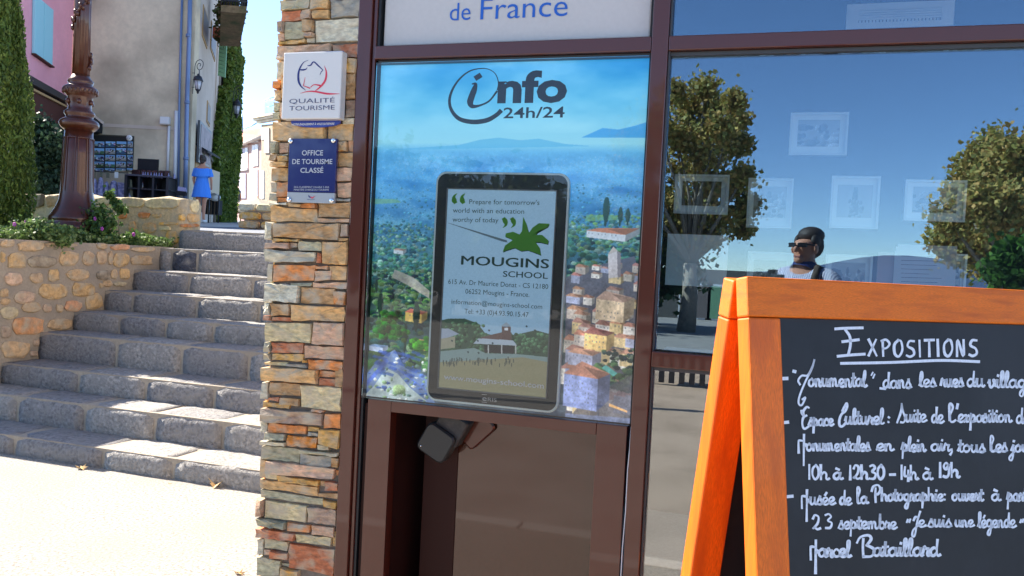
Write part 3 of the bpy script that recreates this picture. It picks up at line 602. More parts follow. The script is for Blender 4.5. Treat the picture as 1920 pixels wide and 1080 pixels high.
for ridge, col, al in [([(1090, 258), (1130, 240), (1160, 243), (1190, 236), (1225, 225), (1225, 258)], C(52, 150, 215), .85), ([(860, 272), (900, 262), (935, 258), (975, 263), (1010, 260), (1060, 270), (1110, 274), (700, 282)], C(80, 172, 215), .7)]:
    po.poly([pix(*p) for p in ridge], col, al)
def trees(n, xa, xb, ya, yb, smin, smax, cols):
    pts = sorted([(rg.uniform(ya, yb), rg.uniform(xa, xb)) for _ in range(n)])
    for (yy, xx) in pts:
        t = (yy-ya)/(yb-ya+1e-6); s_ = smin+(smax-smin)*t; s_ *= rg.uniform(.6, 1.3); q = pix(xx, yy); po.blob(q[0], q[1], s_*1.5, s_, np.array(cols[rg.integers(len(cols))])/255*rg.uniform(.7, 1.2))
blue_g = [(40, 110, 150), (52, 120, 140), (70, 140, 165), (36, 96, 120)]; mid_g = [(32, 84, 92), (46, 98, 84), (60, 112, 84), (24, 60, 76), (84, 126, 96), (110, 140, 130)]; near_g = [(16, 46, 42), (34, 74, 48), (54, 96, 50), (12, 32, 44), (74, 106, 56), (26, 62, 60), (90, 112, 84)]
trees(420, 690, 1215, 345, 430, 1.5, 3.5, blue_g); trees(520, 690, 820, 420, 520, 2.5, 6, mid_g); trees(300, 1060, 1215, 400, 470, 2.5, 6, mid_g+[(90, 130, 60)])
for q in [(700, 372, 745, 380), (1100, 402, 1160, 412)]: po.poly([pix(q[0], q[1]), pix(q[2], q[1]+2), pix(q[2]+8, q[3]), pix(q[0]-4, q[3]+3)], C(120, 170, 90), .6)
trees(420, 680, 812, 505, 600, 4, 9, near_g); trees(160, 1055, 1200, 440, 520, 4, 8, mid_g+near_g)
def house(px, py, w_, h, roof=(205, 125, 90), wl=(222, 200, 160), lean=.3, win=True):
    q = pix(px, py); k = PW/515.0; W, H = w_*k, h*k; x, y = q; f = rg.uniform(.88, 1.08)
    po.poly([(x, y), (x+W, y+W*.08), (x+W, y+W*.08+H), (x, y+H)], np.array(wl)/255*f); po.poly([(x+W, y+W*.08), (x+W*1.35, y-W*.1), (x+W*1.35, y-W*.1+H*.8), (x+W, y+W*.08+H)], np.array(wl)/255*f*.62)
    R_ = np.array(roof)/255; po.poly([(x-2, y), (x+W, y+W*.08), (x+W*1.35, y-W*.1), (x+W*lean, y-H*.42)], R_*f)
    po.poly([(x+W*.55, y-H*.28), (x+W, y+W*.08), (x+W*1.35, y-W*.1)], R_*f*.72)
    if win and H > 9:
        for a in range(int(W/9)):
            for b in range(max(1, int(H/13))):
                if rg.random() < .4: continue
                wx = x+4+a*9+rg.uniform(-1, 1); wy = y+5+b*12+a*.6+rg.uniform(-1, 1); po.poly([(wx, wy), (wx+2.5, wy), (wx+2.5, wy+4), (wx, wy+4)], C(90, 98, 120), .7)
trees(120, 682, 812, 590, 690, 7, 15, near_g)
po.poly([pix(*p) for p in [(740, 505), (775, 520), (805, 545), (805, 560), (765, 535), (735, 520)]], C(170, 160, 150), .8)
for (a, b, w_, h, rf, wl) in [(760, 585, 34, 17, (200, 105, 85), (235, 200, 110)), (775, 640, 28, 14, (190, 150, 90), (225, 190, 70)), (692, 648, 30, 9, (120, 150, 190), (180, 195, 220)), (1100, 432, 70, 12, (215, 120, 80), (225, 225, 230)), (738, 468, 20, 7, (190, 150, 130), (210, 215, 220))]: house(a, b, w_, h, rf, wl)
def cypress(px, py, hh, ww):
    q = pix(px, py); k = PW/515.0
    for t in np.linspace(0, 1, 26): po.blob(q[0]+rg.normal(0, .6), q[1]+(t-1)*hh*k, ww*k*(1-t)**.35 if 0 else ww*k*(.35+.65*math.sin(math.pi*min(t*1.0+.12, 1))), 4*k, (.06, .15, .12), .3)
for a in [(712, 592, 40, 6), (779, 618, 46, 7), (758, 668, 60, 3), (1135, 420, 44, 6), (1162, 420, 26, 4), (1176, 418, 22, 4), (705, 545, 18, 3), (850, 420, 20, 4)]: cypress(*a)
# the old village on the right
po.poly([pix(*p) for p in [(1060, 520), (1110, 500), (1190, 480), (1205, 560), (1190, 800), (1060, 790)]], C(82, 84, 100))
vr = []
for row in range(11):
    for c_ in range(6):
        if rg.random() < .16: continue
        vr.append((498+row*19+row*row*.55+rg.uniform(-6, 6), 1056+c_*25+rg.uniform(-9, 9)+(8 if row % 2 else 0)))
for (yy, xx) in vr:
    s_ = 14+(yy-500)*.10; house(xx, yy, s_*rg.uniform(.8, 1.4), s_*rg.uniform(.5, .9), (rg.uniform(172, 212), rg.uniform(116, 142), rg.uniform(88, 118)), [(205, 195, 175), (215, 185, 120), (195, 180, 165), (150, 158, 190), (222, 216, 205)][rg.integers(5)])
po.poly([pix(*p) for p in [(1140, 478), (1157, 470), (1158, 520), (1141, 522)]], C(200, 190, 190)); po.poly([pix(*p) for p in [(1157, 470), (1164, 474), (1164, 520), (1158, 520)]], C(130, 120, 125)); po.poly([pix(*p) for p in [(1139, 478), (1158, 470), (1150, 462)]], C(190, 175, 165))
house(1060, 690, 55, 60, (200, 125, 95), (150, 165, 215), .5); house(1118, 560, 50, 36, (190, 150, 125), (225, 195, 150)); house(1096, 624, 40, 28, (150, 85, 75), (235, 190, 100)); house(1066, 660, 44, 22, (205, 140, 105), (160, 165, 195))
trees(70, 1120, 1195, 655, 730, 5, 9, near_g); po.poly([pix(*p) for p in [(1118, 680), (1150, 705), (1146, 712), (1112, 686)]], C(70, 120, 60)); po.poly([pix(*p) for p in [(1128, 690), (1150, 706), (1158, 700), (1136, 684)]], C(60, 170, 160))
po.poly([pix(*p) for p in [(1100, 745), (1190, 700), (1190, 805), (1060, 790)]], C(84, 84, 96), .75)
house(1058, 700, 62, 58, (205, 128, 98), (130, 150, 215), .5)
po.poly([pix(*p) for p in [(1142, 756), (1176, 770), (1176, 774), (1142, 762)]], C(225, 165, 90)); po.poly([pix(*p) for p in [(1060, 775), (1190, 785), (1190, 805), (1058, 792)]], C(110, 130, 180), .7)
# terrace bottom left
po.poly([pix(*p) for p in [(676, 748), (684, 705), (708, 675), (740, 655), (760, 690), (800, 705), (815, 752), (815, 770)]], C(104, 128, 168))
po.poly([pix(*p) for p in [(676, 748), (700, 725), (724, 690), (745, 700), (770, 728), (800, 752)]], C(176, 192, 190))
for i in range(90): a = rg.uniform(680, 810); b = rg.uniform(670, 765); q = pix(a, b); po.blob(q[0], q[1], rg.uniform(3, 9), rg.uniform(2, 6), C(*[(90, 120, 110), (70, 100, 160), (120, 150, 110), (190, 195, 190)][rg.integers(4)]))
for i in range(26): a = rg.uniform(700, 790); b = rg.uniform(655, 700); po.poly([pix(a, b), pix(a+14, b+4), pix(a+11, b+9), pix(a-4, b+4)], C(40, 80, 170), .6)
for (a, b) in [((684, 718), (724, 672)), ((745, 690), (812, 740))]:
    po.poly([pix(a[0], a[1]), pix(b[0], b[1]), pix(b[0]+5, b[1]+5), pix(a[0]+4, a[1]+6)], C(80, 110, 190))
for (a, b, c_) in [(735, 595, 18), (725, 610, 20), (745, 625, 18), (715, 625, 15), (785, 645, 15)]:
    q = pix(a, b); [po.blob(q[0]+rg.normal(0, c_*.7), q[1]+rg.normal(0, c_*.5), 9, 7, (.10*rg.uniform(.6, 2), .30*rg.uniform(.6, 1.5), .09)) for _ in range(26)]
q = pix(785, 648); [po.blob(q[0]+rg.normal(0, 12), q[1]+rg.normal(0, 4), 9, 7, (.25, .55, .12)) for _ in range(22)]
po.blob(*pix(748, 730), 20, 14, (.6, .7, .5))
vill = np.clip((np.arange(PW)[None]-pix(1040, 600)[0])/30, 0, 1)*np.clip((Y-yof(470))*14, 0, 1)
po.a *= 1+(vnoise(PH, PW, 5, 3)[..., None]-.5)*(.22*land+.18*vill)[..., None]
po.a += rg.normal(0, .018, (PH, PW, 1))*land[..., None]
lowz = np.clip((Y-yof(440))*4, 0, 1); po.a *= 1+(vnoise(PH, PW, 42, 3)[..., None]-.5)*.9*lowz[..., None]
fz = np.clip((yof(575)-Y)/(yof(575)-yof(300)), 0, 1)*.42*land; po.a = po.a*(1-fz[..., None])+C(112, 178, 216)*fz[..., None]
lum = po.a.mean(2, keepdims=True); sat = 1-.30*vill[..., None]; po.a = lum+(po.a-lum)*sat
bl = po.a.copy(); bl[1:-1, 1:-1] = (po.a[1:-1, 1:-1]*2+po.a[:-2, 1:-1]+po.a[2:, 1:-1]+po.a[1:-1, :-2]+po.a[1:-1, 2:])/6; po.a = bl
pof = np.clip(po.a, 0.02, 1)
M['poster'] = image_mat('glowing_village_print', pof, .35, .0, .2)  # faint glow added to lift the print above its shaded brightness
def picture_mesh(mb, plane, P, mi=0): pass
def textured_quad(name, P, m, parent, th=.004, n=(0, -1, 0)):
    """flat print: four corners (top left, top right, bottom right, bottom left) with its own thickness"""
    me = bpy.data.meshes.new(name); n = np.array(n, float); F_ = [local(parent, p) for p in P]+[local(parent, np.array(p)-n*th) for p in P]
    me.from_pydata([tuple(v) for v in F_], [], [(3, 2, 1, 0), (4, 5, 6, 7), (0, 1, 5, 4), (1, 2, 6, 5), (2, 3, 7, 6), (3, 0, 4, 7)])
    uvl = me.uv_layers.new(name='UVMap'); uvs = [(0, 0), (1, 0), (1, 1), (0, 1)]
    for i, u in enumerate(uvs): uvl.data[i].uv = u
    me.materials.append(m); me.update(); o = bpy.data.objects.new(name, me); link(o, parent); return o
pt_ = thing('info_poster', 'large printed poster of a hill village under a blue sky with black info lettering', 'poster', (-.84, .045, 1.0))
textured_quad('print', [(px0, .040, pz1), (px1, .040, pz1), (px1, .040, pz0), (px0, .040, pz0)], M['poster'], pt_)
mb = MB(); O = .001
sw = [(905, 525), (912, 480), (895, 430), (855, 402), (805, 398), (745, 413), (690, 455), (648, 515), (628, 580), (640, 640), (685, 690), (765, 708), (845, 698), (900, 668), (930, 640)]
stroke(mb, [Z1b(*p) for p in sw], [a/3.097 for a in (6, 6, 5, 5, 6, 8, 10, 13, 16, 19, 24, 27, 27, 24, 26)], POP, O, round_=False)
stroke(mb, [Z1b(*p) for p in [(757, 488), (780, 487), (772, 520), (757, 560), (748, 595), (762, 617), (805, 612), (860, 585), (905, 528)]], [a/3.097 for a in (6, 16, 32, 36, 36, 24, 12, 10, 12)], POP, O, round_=False)
stroke(mb, [Z1b(784, 452), Z1b(803, 440)], 30/3.097, POP, O, 1)
mb.build('swirl_letter', M['ink_black'], pt_)
lettering('nfo', Z1b(905, 592), Z1b(1308, 586), 56, POP, M['ink_black'], pt_, bold=.035); lettering('24h/24', Z1b(940, 686), Z1b(1295, 681), 20, POP, M['ink_black'], pt_, bold=.012)
# ------------------------------------------------------------------ tablet screen
tb = thing('info_screen', 'tall black tablet shaped screen with silver trim in front of the poster', 'screen', (-.83, .03, 1.05))
Zs, Zt = zoomed(660, 300, 3.31), zoomed(660, 540, 3.31)
def rrect(x0, x1, z0, z1, r, y, k=7):
    out = []
    for (cx, cz, a0) in ((x1-r, z1-r, 0), (x0+r, z1-r, 90), (x0+r, z0+r, 180), (x1-r, z0+r, 270)):
        for i in range(k): a = rad(a0+90*i/(k-1)); out.append(np.array([cx+r*math.cos(a), y, cz+r*math.sin(a)]))
    return out
TP = Plane((0, .022, 0), (0, -1, 0)); a = TP.pt(817.5, 323); b = TP.pt(1067, 323); c = TP.pt(1049, 770); d = TP.pt(800, 742)
tx0, tx1, tz0, tz1 = (a[0]+d[0])/2, (b[0]+c[0])/2, (TP.pt(940, 768)[2]+TP.pt(940, 762)[2])/2, (a[2]+b[2])/2
mb = MB(); mb.prism(rrect(tx0, tx1, tz0, tz1, .035, .038), (0, -1, 0), .016, bevel=.002); mb.build('trim', mat('silver_trim', (.72, .84, .80), .4), tb)
mb = MB(); mb.prism(rrect(tx0+.007, tx1-.007, tz0+.007, tz1-.007, .03, .023), (0, -1, 0), .0035, bevel=.001); mb.build('bezel', mat('black_bezel', (.012, .013, .013), .3), tb)
SP = Plane((0, .0185, 0), (0, -1, 0)); s0 = SP.pt(*Zs(600, 183)); s1 = SP.pt(*Zs(1265, 193)); s2 = SP.pt(*Zt(1205, 680)); s3 = SP.pt(*Zt(535, 615))
sx0, sx1, sz0, sz1 = (s0[0]+s3[0])/2, (s1[0]+s2[0])/2, (s2[2]+s3[2])/2, (s0[2]+s1[2])/2
mb = MB()
for (x0, x1, z0, z1) in [(sx0-.004, sx1+.004, sz1, sz1+.004), (sx0-.004, sx1+.004, sz0-.004, sz0), (sx0-.004, sx0, sz0, sz1), (sx1, sx1+.004, sz0, sz1)]: mb.box(((x0+x1)/2, .018, (z0+z1)/2), (x1-x0, .004, z1-z0))
mb.build('screen_rim', mat('dark_rim', (.16, .17, .17), .4), tb)
SW, SH = 360, int(360*(sz1-sz0)/(sx1-sx0)); sp_ = Pic(SH, SW)
def spix(px, py): P = SP.pt(px, py); return ((P[0]-sx0)/(sx1-sx0)*SW, (sz1-P[2])/(sz1-sz0)*SH)
sp_.a[:] = C(150, 188, 214)
def SPoly(P, c, z=Zt, al=1.0): sp_.poly([spix(*z(*p)) for p in P], c, al)
SPoly([(540, 205), (600, 190), (700, 190), (780, 220), (830, 285), (960, 300), (1060, 280), (1140, 262), (1225, 285), (1225, 450), (520, 450)], C(52, 78, 62))
for _ in range(260):
    xx = rg.uniform(540, 1215); yy = rg.uniform(215, 400) if xx < 820 else rg.uniform(285, 400); q = spix(*Zt(xx, yy)); sp_.blob(q[0], q[1], 6, 5, C(60, 92, 66)*rg.uniform(.6, 1.4))
SPoly([(520, 250), (600, 252), (665, 285), (560, 320), (520, 320)], C(150, 165, 185)); SPoly([(520, 320), (640, 300), (640, 370), (520, 385)], C(150, 150, 130))
SPoly([(800, 305), (930, 275), (990, 275), (990, 330), (800, 320)], C(96, 76, 74)); SPoly([(925, 235), (958, 212), (988, 238)], C(150, 165, 175)); SPoly([(930, 238), (985, 240), (985, 320), (930, 320)], C(92, 72, 70))
SPoly([(946, 246), (968, 247), (968, 264), (946, 263)], C(215, 225, 235)); SPoly([(752, 345), (785, 312), (1000, 325), (1025, 358)], C(168, 185, 200)); SPoly([(820, 350), (1010, 358), (1005, 408), (822, 400)], C(40, 38, 40))
for xx in (842, 925, 1012): SPoly([(xx, 352), (xx+8, 352), (xx+8, 408), (xx, 408)], C(180, 185, 185))
SPoly([(520, 395), (760, 372), (830, 405), (1030, 410), (1225, 430), (1225, 470), (520, 470)], C(125, 150, 150)); SPoly([(520, 462), (900, 440), (1060, 430), (1225, 462), (1225, 700), (520, 700)], C(140, 138, 108))
for _ in range(60): xx = rg.uniform(560, 1000); yy = rg.uniform(425, 470); SPoly([(xx, yy), (xx+7, yy), (xx+6, yy+22), (xx+1, yy+22)], C(60, 70, 66), al=.8)
for (xx, yy) in [(780, 330), (850, 265), (872, 345), (1083, 240), (1135, 265), (620, 330), (720, 400), (785, 405)]: SPoly([(xx-7, yy-4), (xx, yy-9), (xx+8, yy-3), (xx+2, yy+6)], C(40, 60, 66))
SPoly([(598, 392), (606, 392), (960, 498), (965, 512), (930, 505)], C(70, 90, 100), Zs, .9)
sp_.a += (vnoise(SH, SW, 4, 3)[..., None]-.5)*.05
M['screen'] = image_mat('screen_picture', sp_.a*.85, .3, 0, .18)
textured_quad('display', [(sx0, .0185, sz1), (sx1, .0185, sz1), (sx1, .0185, sz0), (sx0, .0185, sz0)], M['screen'], tb, .002)
gm, gd = M['ink_green'], M['ink_forest']
for (s_, a_, b_, cp, m_, bo) in [('Prepare for tomorrow\'s', (727, 273), (1163, 279), 9.2, gd, 0), ('world with an education', (625, 326), (1068, 334), 9.2, gd, 0), ('worthy of today', (623, 383), (908, 388), 9.2, gd, 0),
        ('MOUGINS', (678, 648), (1220, 672), 17, gd, 0), ('SCHOOL', (936, 724), (1215, 737), 11, gd, .012), ('615 Av. Dr Maurice Donat - CS 12180', (597, 768), (1217, 801), 9.2, gd, 0), ('06252 Mougins - France.', (703, 829), (1100, 850), 9.2, gd, 0)]:
    lettering(s_, Zs(*a_), Zs(*b_), cp, SP, m_, tb, .0006, bold=bo)
    if s_ == 'MOUGINS':
        for dx, dy in ((2.2, 0), (-2.2, 0), (0, 1.6)): lettering(s_, Zs(a_[0]+dx, a_[1]+dy), Zs(b_[0]+dx, b_[1]+dy), cp, SP, m_, tb, .0007+dx*.00001)
for (s_, a_, b_, cp, m_, bo) in [('information@mougins-school.com', (617, 97), (1180, 130), 8.6, gd, 0), ('Tel: +33 (0)4.93.90.15.47', (697, 158), (1095, 181), 9.2, gd, 0), ('www.mougins-school.com', (570, 566), (1190, 624), 10, M['ink_white'], .008), ('RIS', (842, 702), (897, 708), 7, M['silver'], 0), ('e', (808, 698), (836, 701), 9.5, M['silver'], .01)]:
    lettering(s_, Zt(*a_), Zt(*b_), cp, SP, m_, tb, .0006, bold=bo)
for yy in (660, 708): mb = MB(); stroke(mb, [Zt(806, yy), Zt(836, yy+2)], 1, SP, .0008, 1); mb.build('logo_bar', M['silver'], tb)
for x in (640, 690): mb = MB(); stroke(mb, [Zs(x+12, 208), Zs(x-6, 226), Zs(x-6, 250), Zs(x, 262)], [1, 5, 9.5, 7], SP, .0006); mb.build('quote_mark', gm, tb)
for x in (943, 994): mb = MB(); stroke(mb, [Zs(x-6, 420), Zs(x+12, 402), Zs(x+8, 380), Zs(x, 366)], [1, 5, 9.5, 7], SP, .0006); mb.build('quote_mark', gm, tb)
leaf = [(1062, 352), (1082, 395), (1098, 452), (1120, 420), (1160, 392), (1225, 395), (1215, 415), (1160, 440), (1140, 465), (1180, 465), (1220, 500), (1215, 522), (1180, 512), (1140, 510), (1165, 545), (1172, 590), (1120, 570), (1090, 560), (1050, 565), (1010, 545), (960, 560), (935, 570), (950, 530), (1000, 495), (950, 475), (955, 455), (1000, 445), (1040, 462), (1055, 440)]
for (dx, dy, m_, of) in ((3, 5, gd, .0004), (0, 0, gm, .0007)):
    mb = MB(); cc = SP.pt(*Zs(1080+dx, 490+dy), of); L_ = [SP.pt(*Zs(p[0]+dx, p[1]+dy), of) for p in leaf]; mb.add([cc]+L_, [(0, i+1, (i+1) % len(L_)+1) for i in range(len(L_))]); mb.build('palm_emblem', m_, tb)
# glass in front of the poster and the screen
kg = tag(bpy.data.objects.new('poster_glass', None), 'clear glass pane covering the poster and the screen', 'glass pane'); link(kg)
mb = MB(); mb.box(((px0+px1)/2, .008, (pz0+pz1)/2), (px1-px0, .004, pz1-pz0)); mb.build('pane', M['kglass'], kg)
# ------------------------------------------------------------------ cabinet under the poster
ck = thing('kiosk_cabinet', 'brown lacquered cabinet with a dark niche below the poster', 'cabinet', (-.85, .2, 0))
KP = Plane((0, .012, 0), (0, -1, 0)); NP = Plane((0, .17, 0), (0, -1, 0)); Z4 = zoomed(600, 740, 2.743)
nx0 = KP.pt(*Z4(345, 500))[0]; nx1 = KP.pt(*Z4(1402, 560))[0]; ntop = KP.pt(*Z4(800, 138))[2]; nmid = KP.pt(*Z4(697, 560))[0]
def kbar(name, x0, x1, z0, z1, y0, y1, m, bev=.0015): return bar(name, x0, x1, z0, z1, y0, y1, m, bev, ck)
kbar('front_stile', LX1+.045, nx0, .0, .974, .012, .06, M['paint']); kbar('front_stile', nx1, MX0-.012, 0, .974, .012, .06, M['paint']); kbar('front_rail', nx0+.001, nx1-.001, ntop, .974, .012, .06, M['paint'])
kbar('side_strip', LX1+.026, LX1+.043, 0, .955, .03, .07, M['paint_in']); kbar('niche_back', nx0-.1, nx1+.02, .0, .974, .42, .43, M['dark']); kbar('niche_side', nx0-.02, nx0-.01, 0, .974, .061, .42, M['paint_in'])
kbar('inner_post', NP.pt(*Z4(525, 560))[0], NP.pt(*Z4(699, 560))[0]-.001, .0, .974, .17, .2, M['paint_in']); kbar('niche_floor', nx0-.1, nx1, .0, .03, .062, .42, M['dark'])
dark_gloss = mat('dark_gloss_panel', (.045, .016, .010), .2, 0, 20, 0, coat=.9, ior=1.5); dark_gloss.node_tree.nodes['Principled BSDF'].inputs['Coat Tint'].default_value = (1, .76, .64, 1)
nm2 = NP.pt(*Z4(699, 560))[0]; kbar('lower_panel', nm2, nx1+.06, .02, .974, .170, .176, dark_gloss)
mb = MB(); mb.tube([KP.pt(*p, .006) for p in [(1183.5, 800), (1181, 840), (1177, 880), (1173, 960), (1167, 1030), (1164, 1085)]]+[KP.at(*KP.uv(KP.pt(1163, 1100)))*np.array([1, 1, 0])+np.array([0, -.005, .02])], .0018, 6); tag(mb.build('thin_cable', M['paper']), 'thin white cable running down beside the brown mullion', 'cable')
# the black box in the niche and its brown bracket
bx = thing('black_box', 'black square plastic box hanging tilted under the poster edge', 'box', KP.pt(822, 822, 0))
def roundbox(name, cpx, half, rot_, y0, y1, m, parent, r=.02):
    c = Plane((0, .085, 0), (0, -1, 0)).pt(*cpx); P = []
    for (sx, sy, a0) in ((1, 1, 0), (-1, 1, 90), (-1, -1, 180), (1, -1, 270)):
        for i in range(5):
            a = rad(a0+90*i/4); u = sx*(half[0]-r)+r*math.cos(a); v = sy*(half[1]-r)+r*math.sin(a); P.append(np.array([c[0]+u*math.cos(rot_)-v*math.sin(rot_), y1, c[2]+u*math.sin(rot_)+v*math.cos(rot_)]))
    mb = MB(); mb.prism(P, (0, -1, 0), y1-y0, bevel=.005); return mb.build(name, m, parent)
roundbox('housing', (820, 829), (.056, .053), rad(-28), .066, .12, M['black_plastic'], bx)
roundbox('neck', (842, 803), (.052, .05), rad(-28), .085, .145, mat('scuffed_plastic', (.04, .035, .032), .6, .002, 60, .5), bx, .008)
mb = MB(); mb.ball(Plane((0, .065, 0), (0, -1, 0)).pt(789, 836), .0035, 8, 5); mb.build('status_light', M['chrome'], bx)
roundbox('bracket', (878, 812), (.062, .045), rad(45), .150, .158, M['paint'], bx, .015)
# ------------------------------------------------------------------ signs on the pillar
sg = thing('quality_sign', 'white square quality sign with blue and red swirl emblem on the stone pillar', 'sign', (-1.5, -.02, 1.9))
QP = Plane((0, -.045, 0), (0, -1, 0)); a = QP.pt(531.5, 99.9); b = QP.pt(640.5, 93.5); c = QP.pt(638, 221.5); d = QP.pt(527.4, 224.8)
x0, x1, z0, z1 = (a[0]+d[0])/2, (b[0]+c[0])/2, (c[2]+d[2])/2, (a[2]+b[2])/2
mb = MB(); mb.box(((x0+x1)/2, -.027, (z0+z1)/2), (x1-x0, .036, z1-z0)); mb.build('board', M['white_sign'], sg, bevel=.004)
mb = MB(); cx = (x0+x1)/2+.002; hw = (x1-x0)/2*.84; P = [np.array([cx-hw, -.005, z1+.008]), np.array([cx-hw, -.005, z0-.006])]+[np.array([cx+hw*math.sin(t), -.005, z0-.006-.017*math.cos(t)]) for t in np.linspace(-1.45, 1.45, 13)]+[np.array([cx+hw, -.005, z0-.006]), np.array([cx+hw, -.005, z1+.008])]
mb.prism(P, (0, -1, 0), .010, bevel=.001); mb.build('back_plate', M['blue_plate'], sg)
BP = Plane((0, -.0152, 0), (0, -1, 0)); lettering('NOTRE ENGAGEMENT À VOUS SATISFAIRE', Z5(360, 978), Z5(694, 971), 3.9, BP, M['ink_white'], sg, bold=.01, shear=.15)
lettering('QUALITÉ', Z5(342, 806), Z5(695, 797), 8.6, QP, M['ink_navy'], sg, bold=-.008); lettering('TOURISME', Z5(342, 862), Z5(695, 853), 8.6, QP, M['ink_navy'], sg, bold=-.008)
mb = MB(); s4 = 4.154
for P, W in [([(490, 468), (450, 490), (418, 550), (413, 620), (432, 670), (472, 705)], (2, 6, 13, 16, 11, 2)), ([(428, 543), (452, 544), (472, 538), (482, 526)], (10, 12, 7, 2)), ([(483, 512), (508, 508), (532, 482), (568, 512), (604, 545)], (4, 10, 9, 10, 5)), ([(604, 546), (590, 562), (580, 584)], (5, 6, 2))]:
    stroke(mb, [Z5(*p) for p in P], [a/s4 for a in W], QP, .0008, round_=False)
mb.build('emblem_blue', M['ink_dark'], sg); mb = MB()
for P, W in [([(615, 512), (630, 560), (624, 620), (592, 668), (545, 708)], (2, 11, 15, 14, 5)), ([(466, 600), (458, 640), (452, 668)], (2, 5, 6)), ([(452, 668), (480, 678), (505, 688)], (5, 8, 10)), ([(508, 680), (535, 660), (585, 666)], (6, 7, 14)), ([(428, 726), (490, 712), (550, 714), (640, 730), (735, 730)], (2, 8, 12, 14, 2))]:
    stroke(mb, [Z5(*p) for p in P], [a/s4 for a in W], QP, .0008, round_=False)
mb.build('emblem_red', M['ink_red'], sg)
pq = thing('office_plaque', 'navy blue plaque with white lettering and a grey foot, screwed to the stone pillar', 'plaque', (-1.5, -.02, 1.6))
OP = Plane((0, -.020, 0), (0, -1, 0)); a = OP.pt(*Z6(340, 82)); b = OP.pt(*Z6(710, 82)); c = OP.pt(*Z6(695, 587)); d = OP.pt(*Z6(328, 580)); e = OP.pt(*Z6(512, 501))
x0, x1, z0, z1 = (a[0]+d[0])/2, (b[0]+c[0])/2, (c[2]+d[2])/2, (a[2]+b[2])/2
mb = MB(); mb.box(((x0+x1)/2, -.014, (z1+e[2])/2), (x1-x0, .012, z1-e[2])); mb.build('blue_face', M['navy'], pq, bevel=.001); mb = MB(); mb.box(((x0+x1)/2, -.014, (z0+e[2])/2-.0005), (x1-x0, .012, e[2]-z0-.001)); mb.build('grey_foot', M['silver'], pq, bevel=.001)
for (s_, a_, b_, cp, bo) in [('OFFICE', (440, 213), (605, 213), 9.6, .012), ('DE TOURISME', (365, 280), (677, 280), 9.2, .012), ('CLASSÉ', (428, 348), (607, 348), 9.2, .012), ('2016 CLASSEMENT VALABLE 5 ANS', (378, 467), (652, 467), 3.4, 0), ('MINISTÈRE CHARGÉ DU TOURISME', (378, 488), (650, 488), 3.4, 0)]:
    lettering(s_, Z6(*a_), Z6(*b_), cp, OP, M['silver'] if 0 else mat('plaque_ink', (.5, .52, .55), .4), pq, bold=bo)
mb = MB(); stroke(mb, [Z6(490, 522), Z6(498, 535), Z6(512, 545)], [.5, 2.2, .6], OP, .001); mb.build('emblem_blue', M['ink_dark'], pq)
mb = MB(); stroke(mb, [Z6(508, 533), Z6(520, 545), Z6(540, 530)], [.8, 2.2, .6], OP, .001); mb.build('emblem_red', M['ink_red'], pq)
mb = MB(); [stroke(mb, [Z6(480+i*9, 553+abs(3-i)*-1.6+5), Z6(484+i*9, 561-abs(3-i)*1.6)], .8, OP, .001, 1) for i in range(7)]; mb.build('emblem_letters', M['ink_navy'], pq)
for p in [(355, 103), (688, 98), (343, 560), (674, 566)]:
    mb = MB(); c = OP.pt(*Z6(*p)); mb.tube([c, c+np.array([0, -.004, 0]), c+np.array([0, -.006, 0])], [.0085, .0085, .005], 14); mb.build('screw_cap', M['chrome'], pq)
# ------------------------------------------------------------------ pictures in the display room
ip = Plane((0, 2.28, 0), (0, -1, 0))
def small_print(kind, seed):
    r_ = np.random.default_rng(seed); h, w_ = 60, 80; a = np.full((h, w_), .62)+ (r_.random((h, w_))-.5)*.05
    g = Pic(h, w_); g.a[:] = a[..., None]
    for _ in range(34): x, y = r_.uniform(0, w_), r_.uniform(h*.25, h); g.blob(x, y, r_.uniform(3, 12), r_.uniform(3, 9), (v := r_.uniform(.12, .75), v, v))
    if kind == 'fig': 
        g.a[:] = .68; g.poly([(36, 10), (46, 10), (50, 55), (30, 55)], (.3, .3, .3)); g.blob(40, 9, 5, 5, (.25,)*3)
        for _ in range(20): g.blob(r_.uniform(22, 58), r_.uniform(25, 58), 4, 4, (.45,)*3)
    if kind == 'dark': g.a *= .28
    return image_mat('picture_print', g.a, .5)
PICS = [((1483, 212, 1587, 292), 'land', 'framed landscape picture hanging alone at the top of the display wall', 'l'), ((1267, 327, 1364, 403), 'dark', 'dark framed picture at the left end of the upper row behind the window', 'l'),
    ((1404, 334, 1483, 429), 'a', 'upright framed picture with a standing figure, between the dark picture and the window centre', 'p'), ((1560, 330, 1645, 430), 'fig', 'upright framed picture of a single small figure below the lone top picture', 'p'),
    ((1698, 337, 1808, 417), 'b', 'landscape framed picture at the right end of the upper row', 'l'), ((1403, 471, 1482, 570), 'c', 'lower framed picture just left of the photographer\'s reflected hands', 'l'), ((1549, 476, 1631, 570), 'd', 'lower framed picture above the middle of the A board', 'l'),
    ((1745, 474, 1808, 560), 'e', 'lower framed picture half hidden by the pinned papers', 'l')]
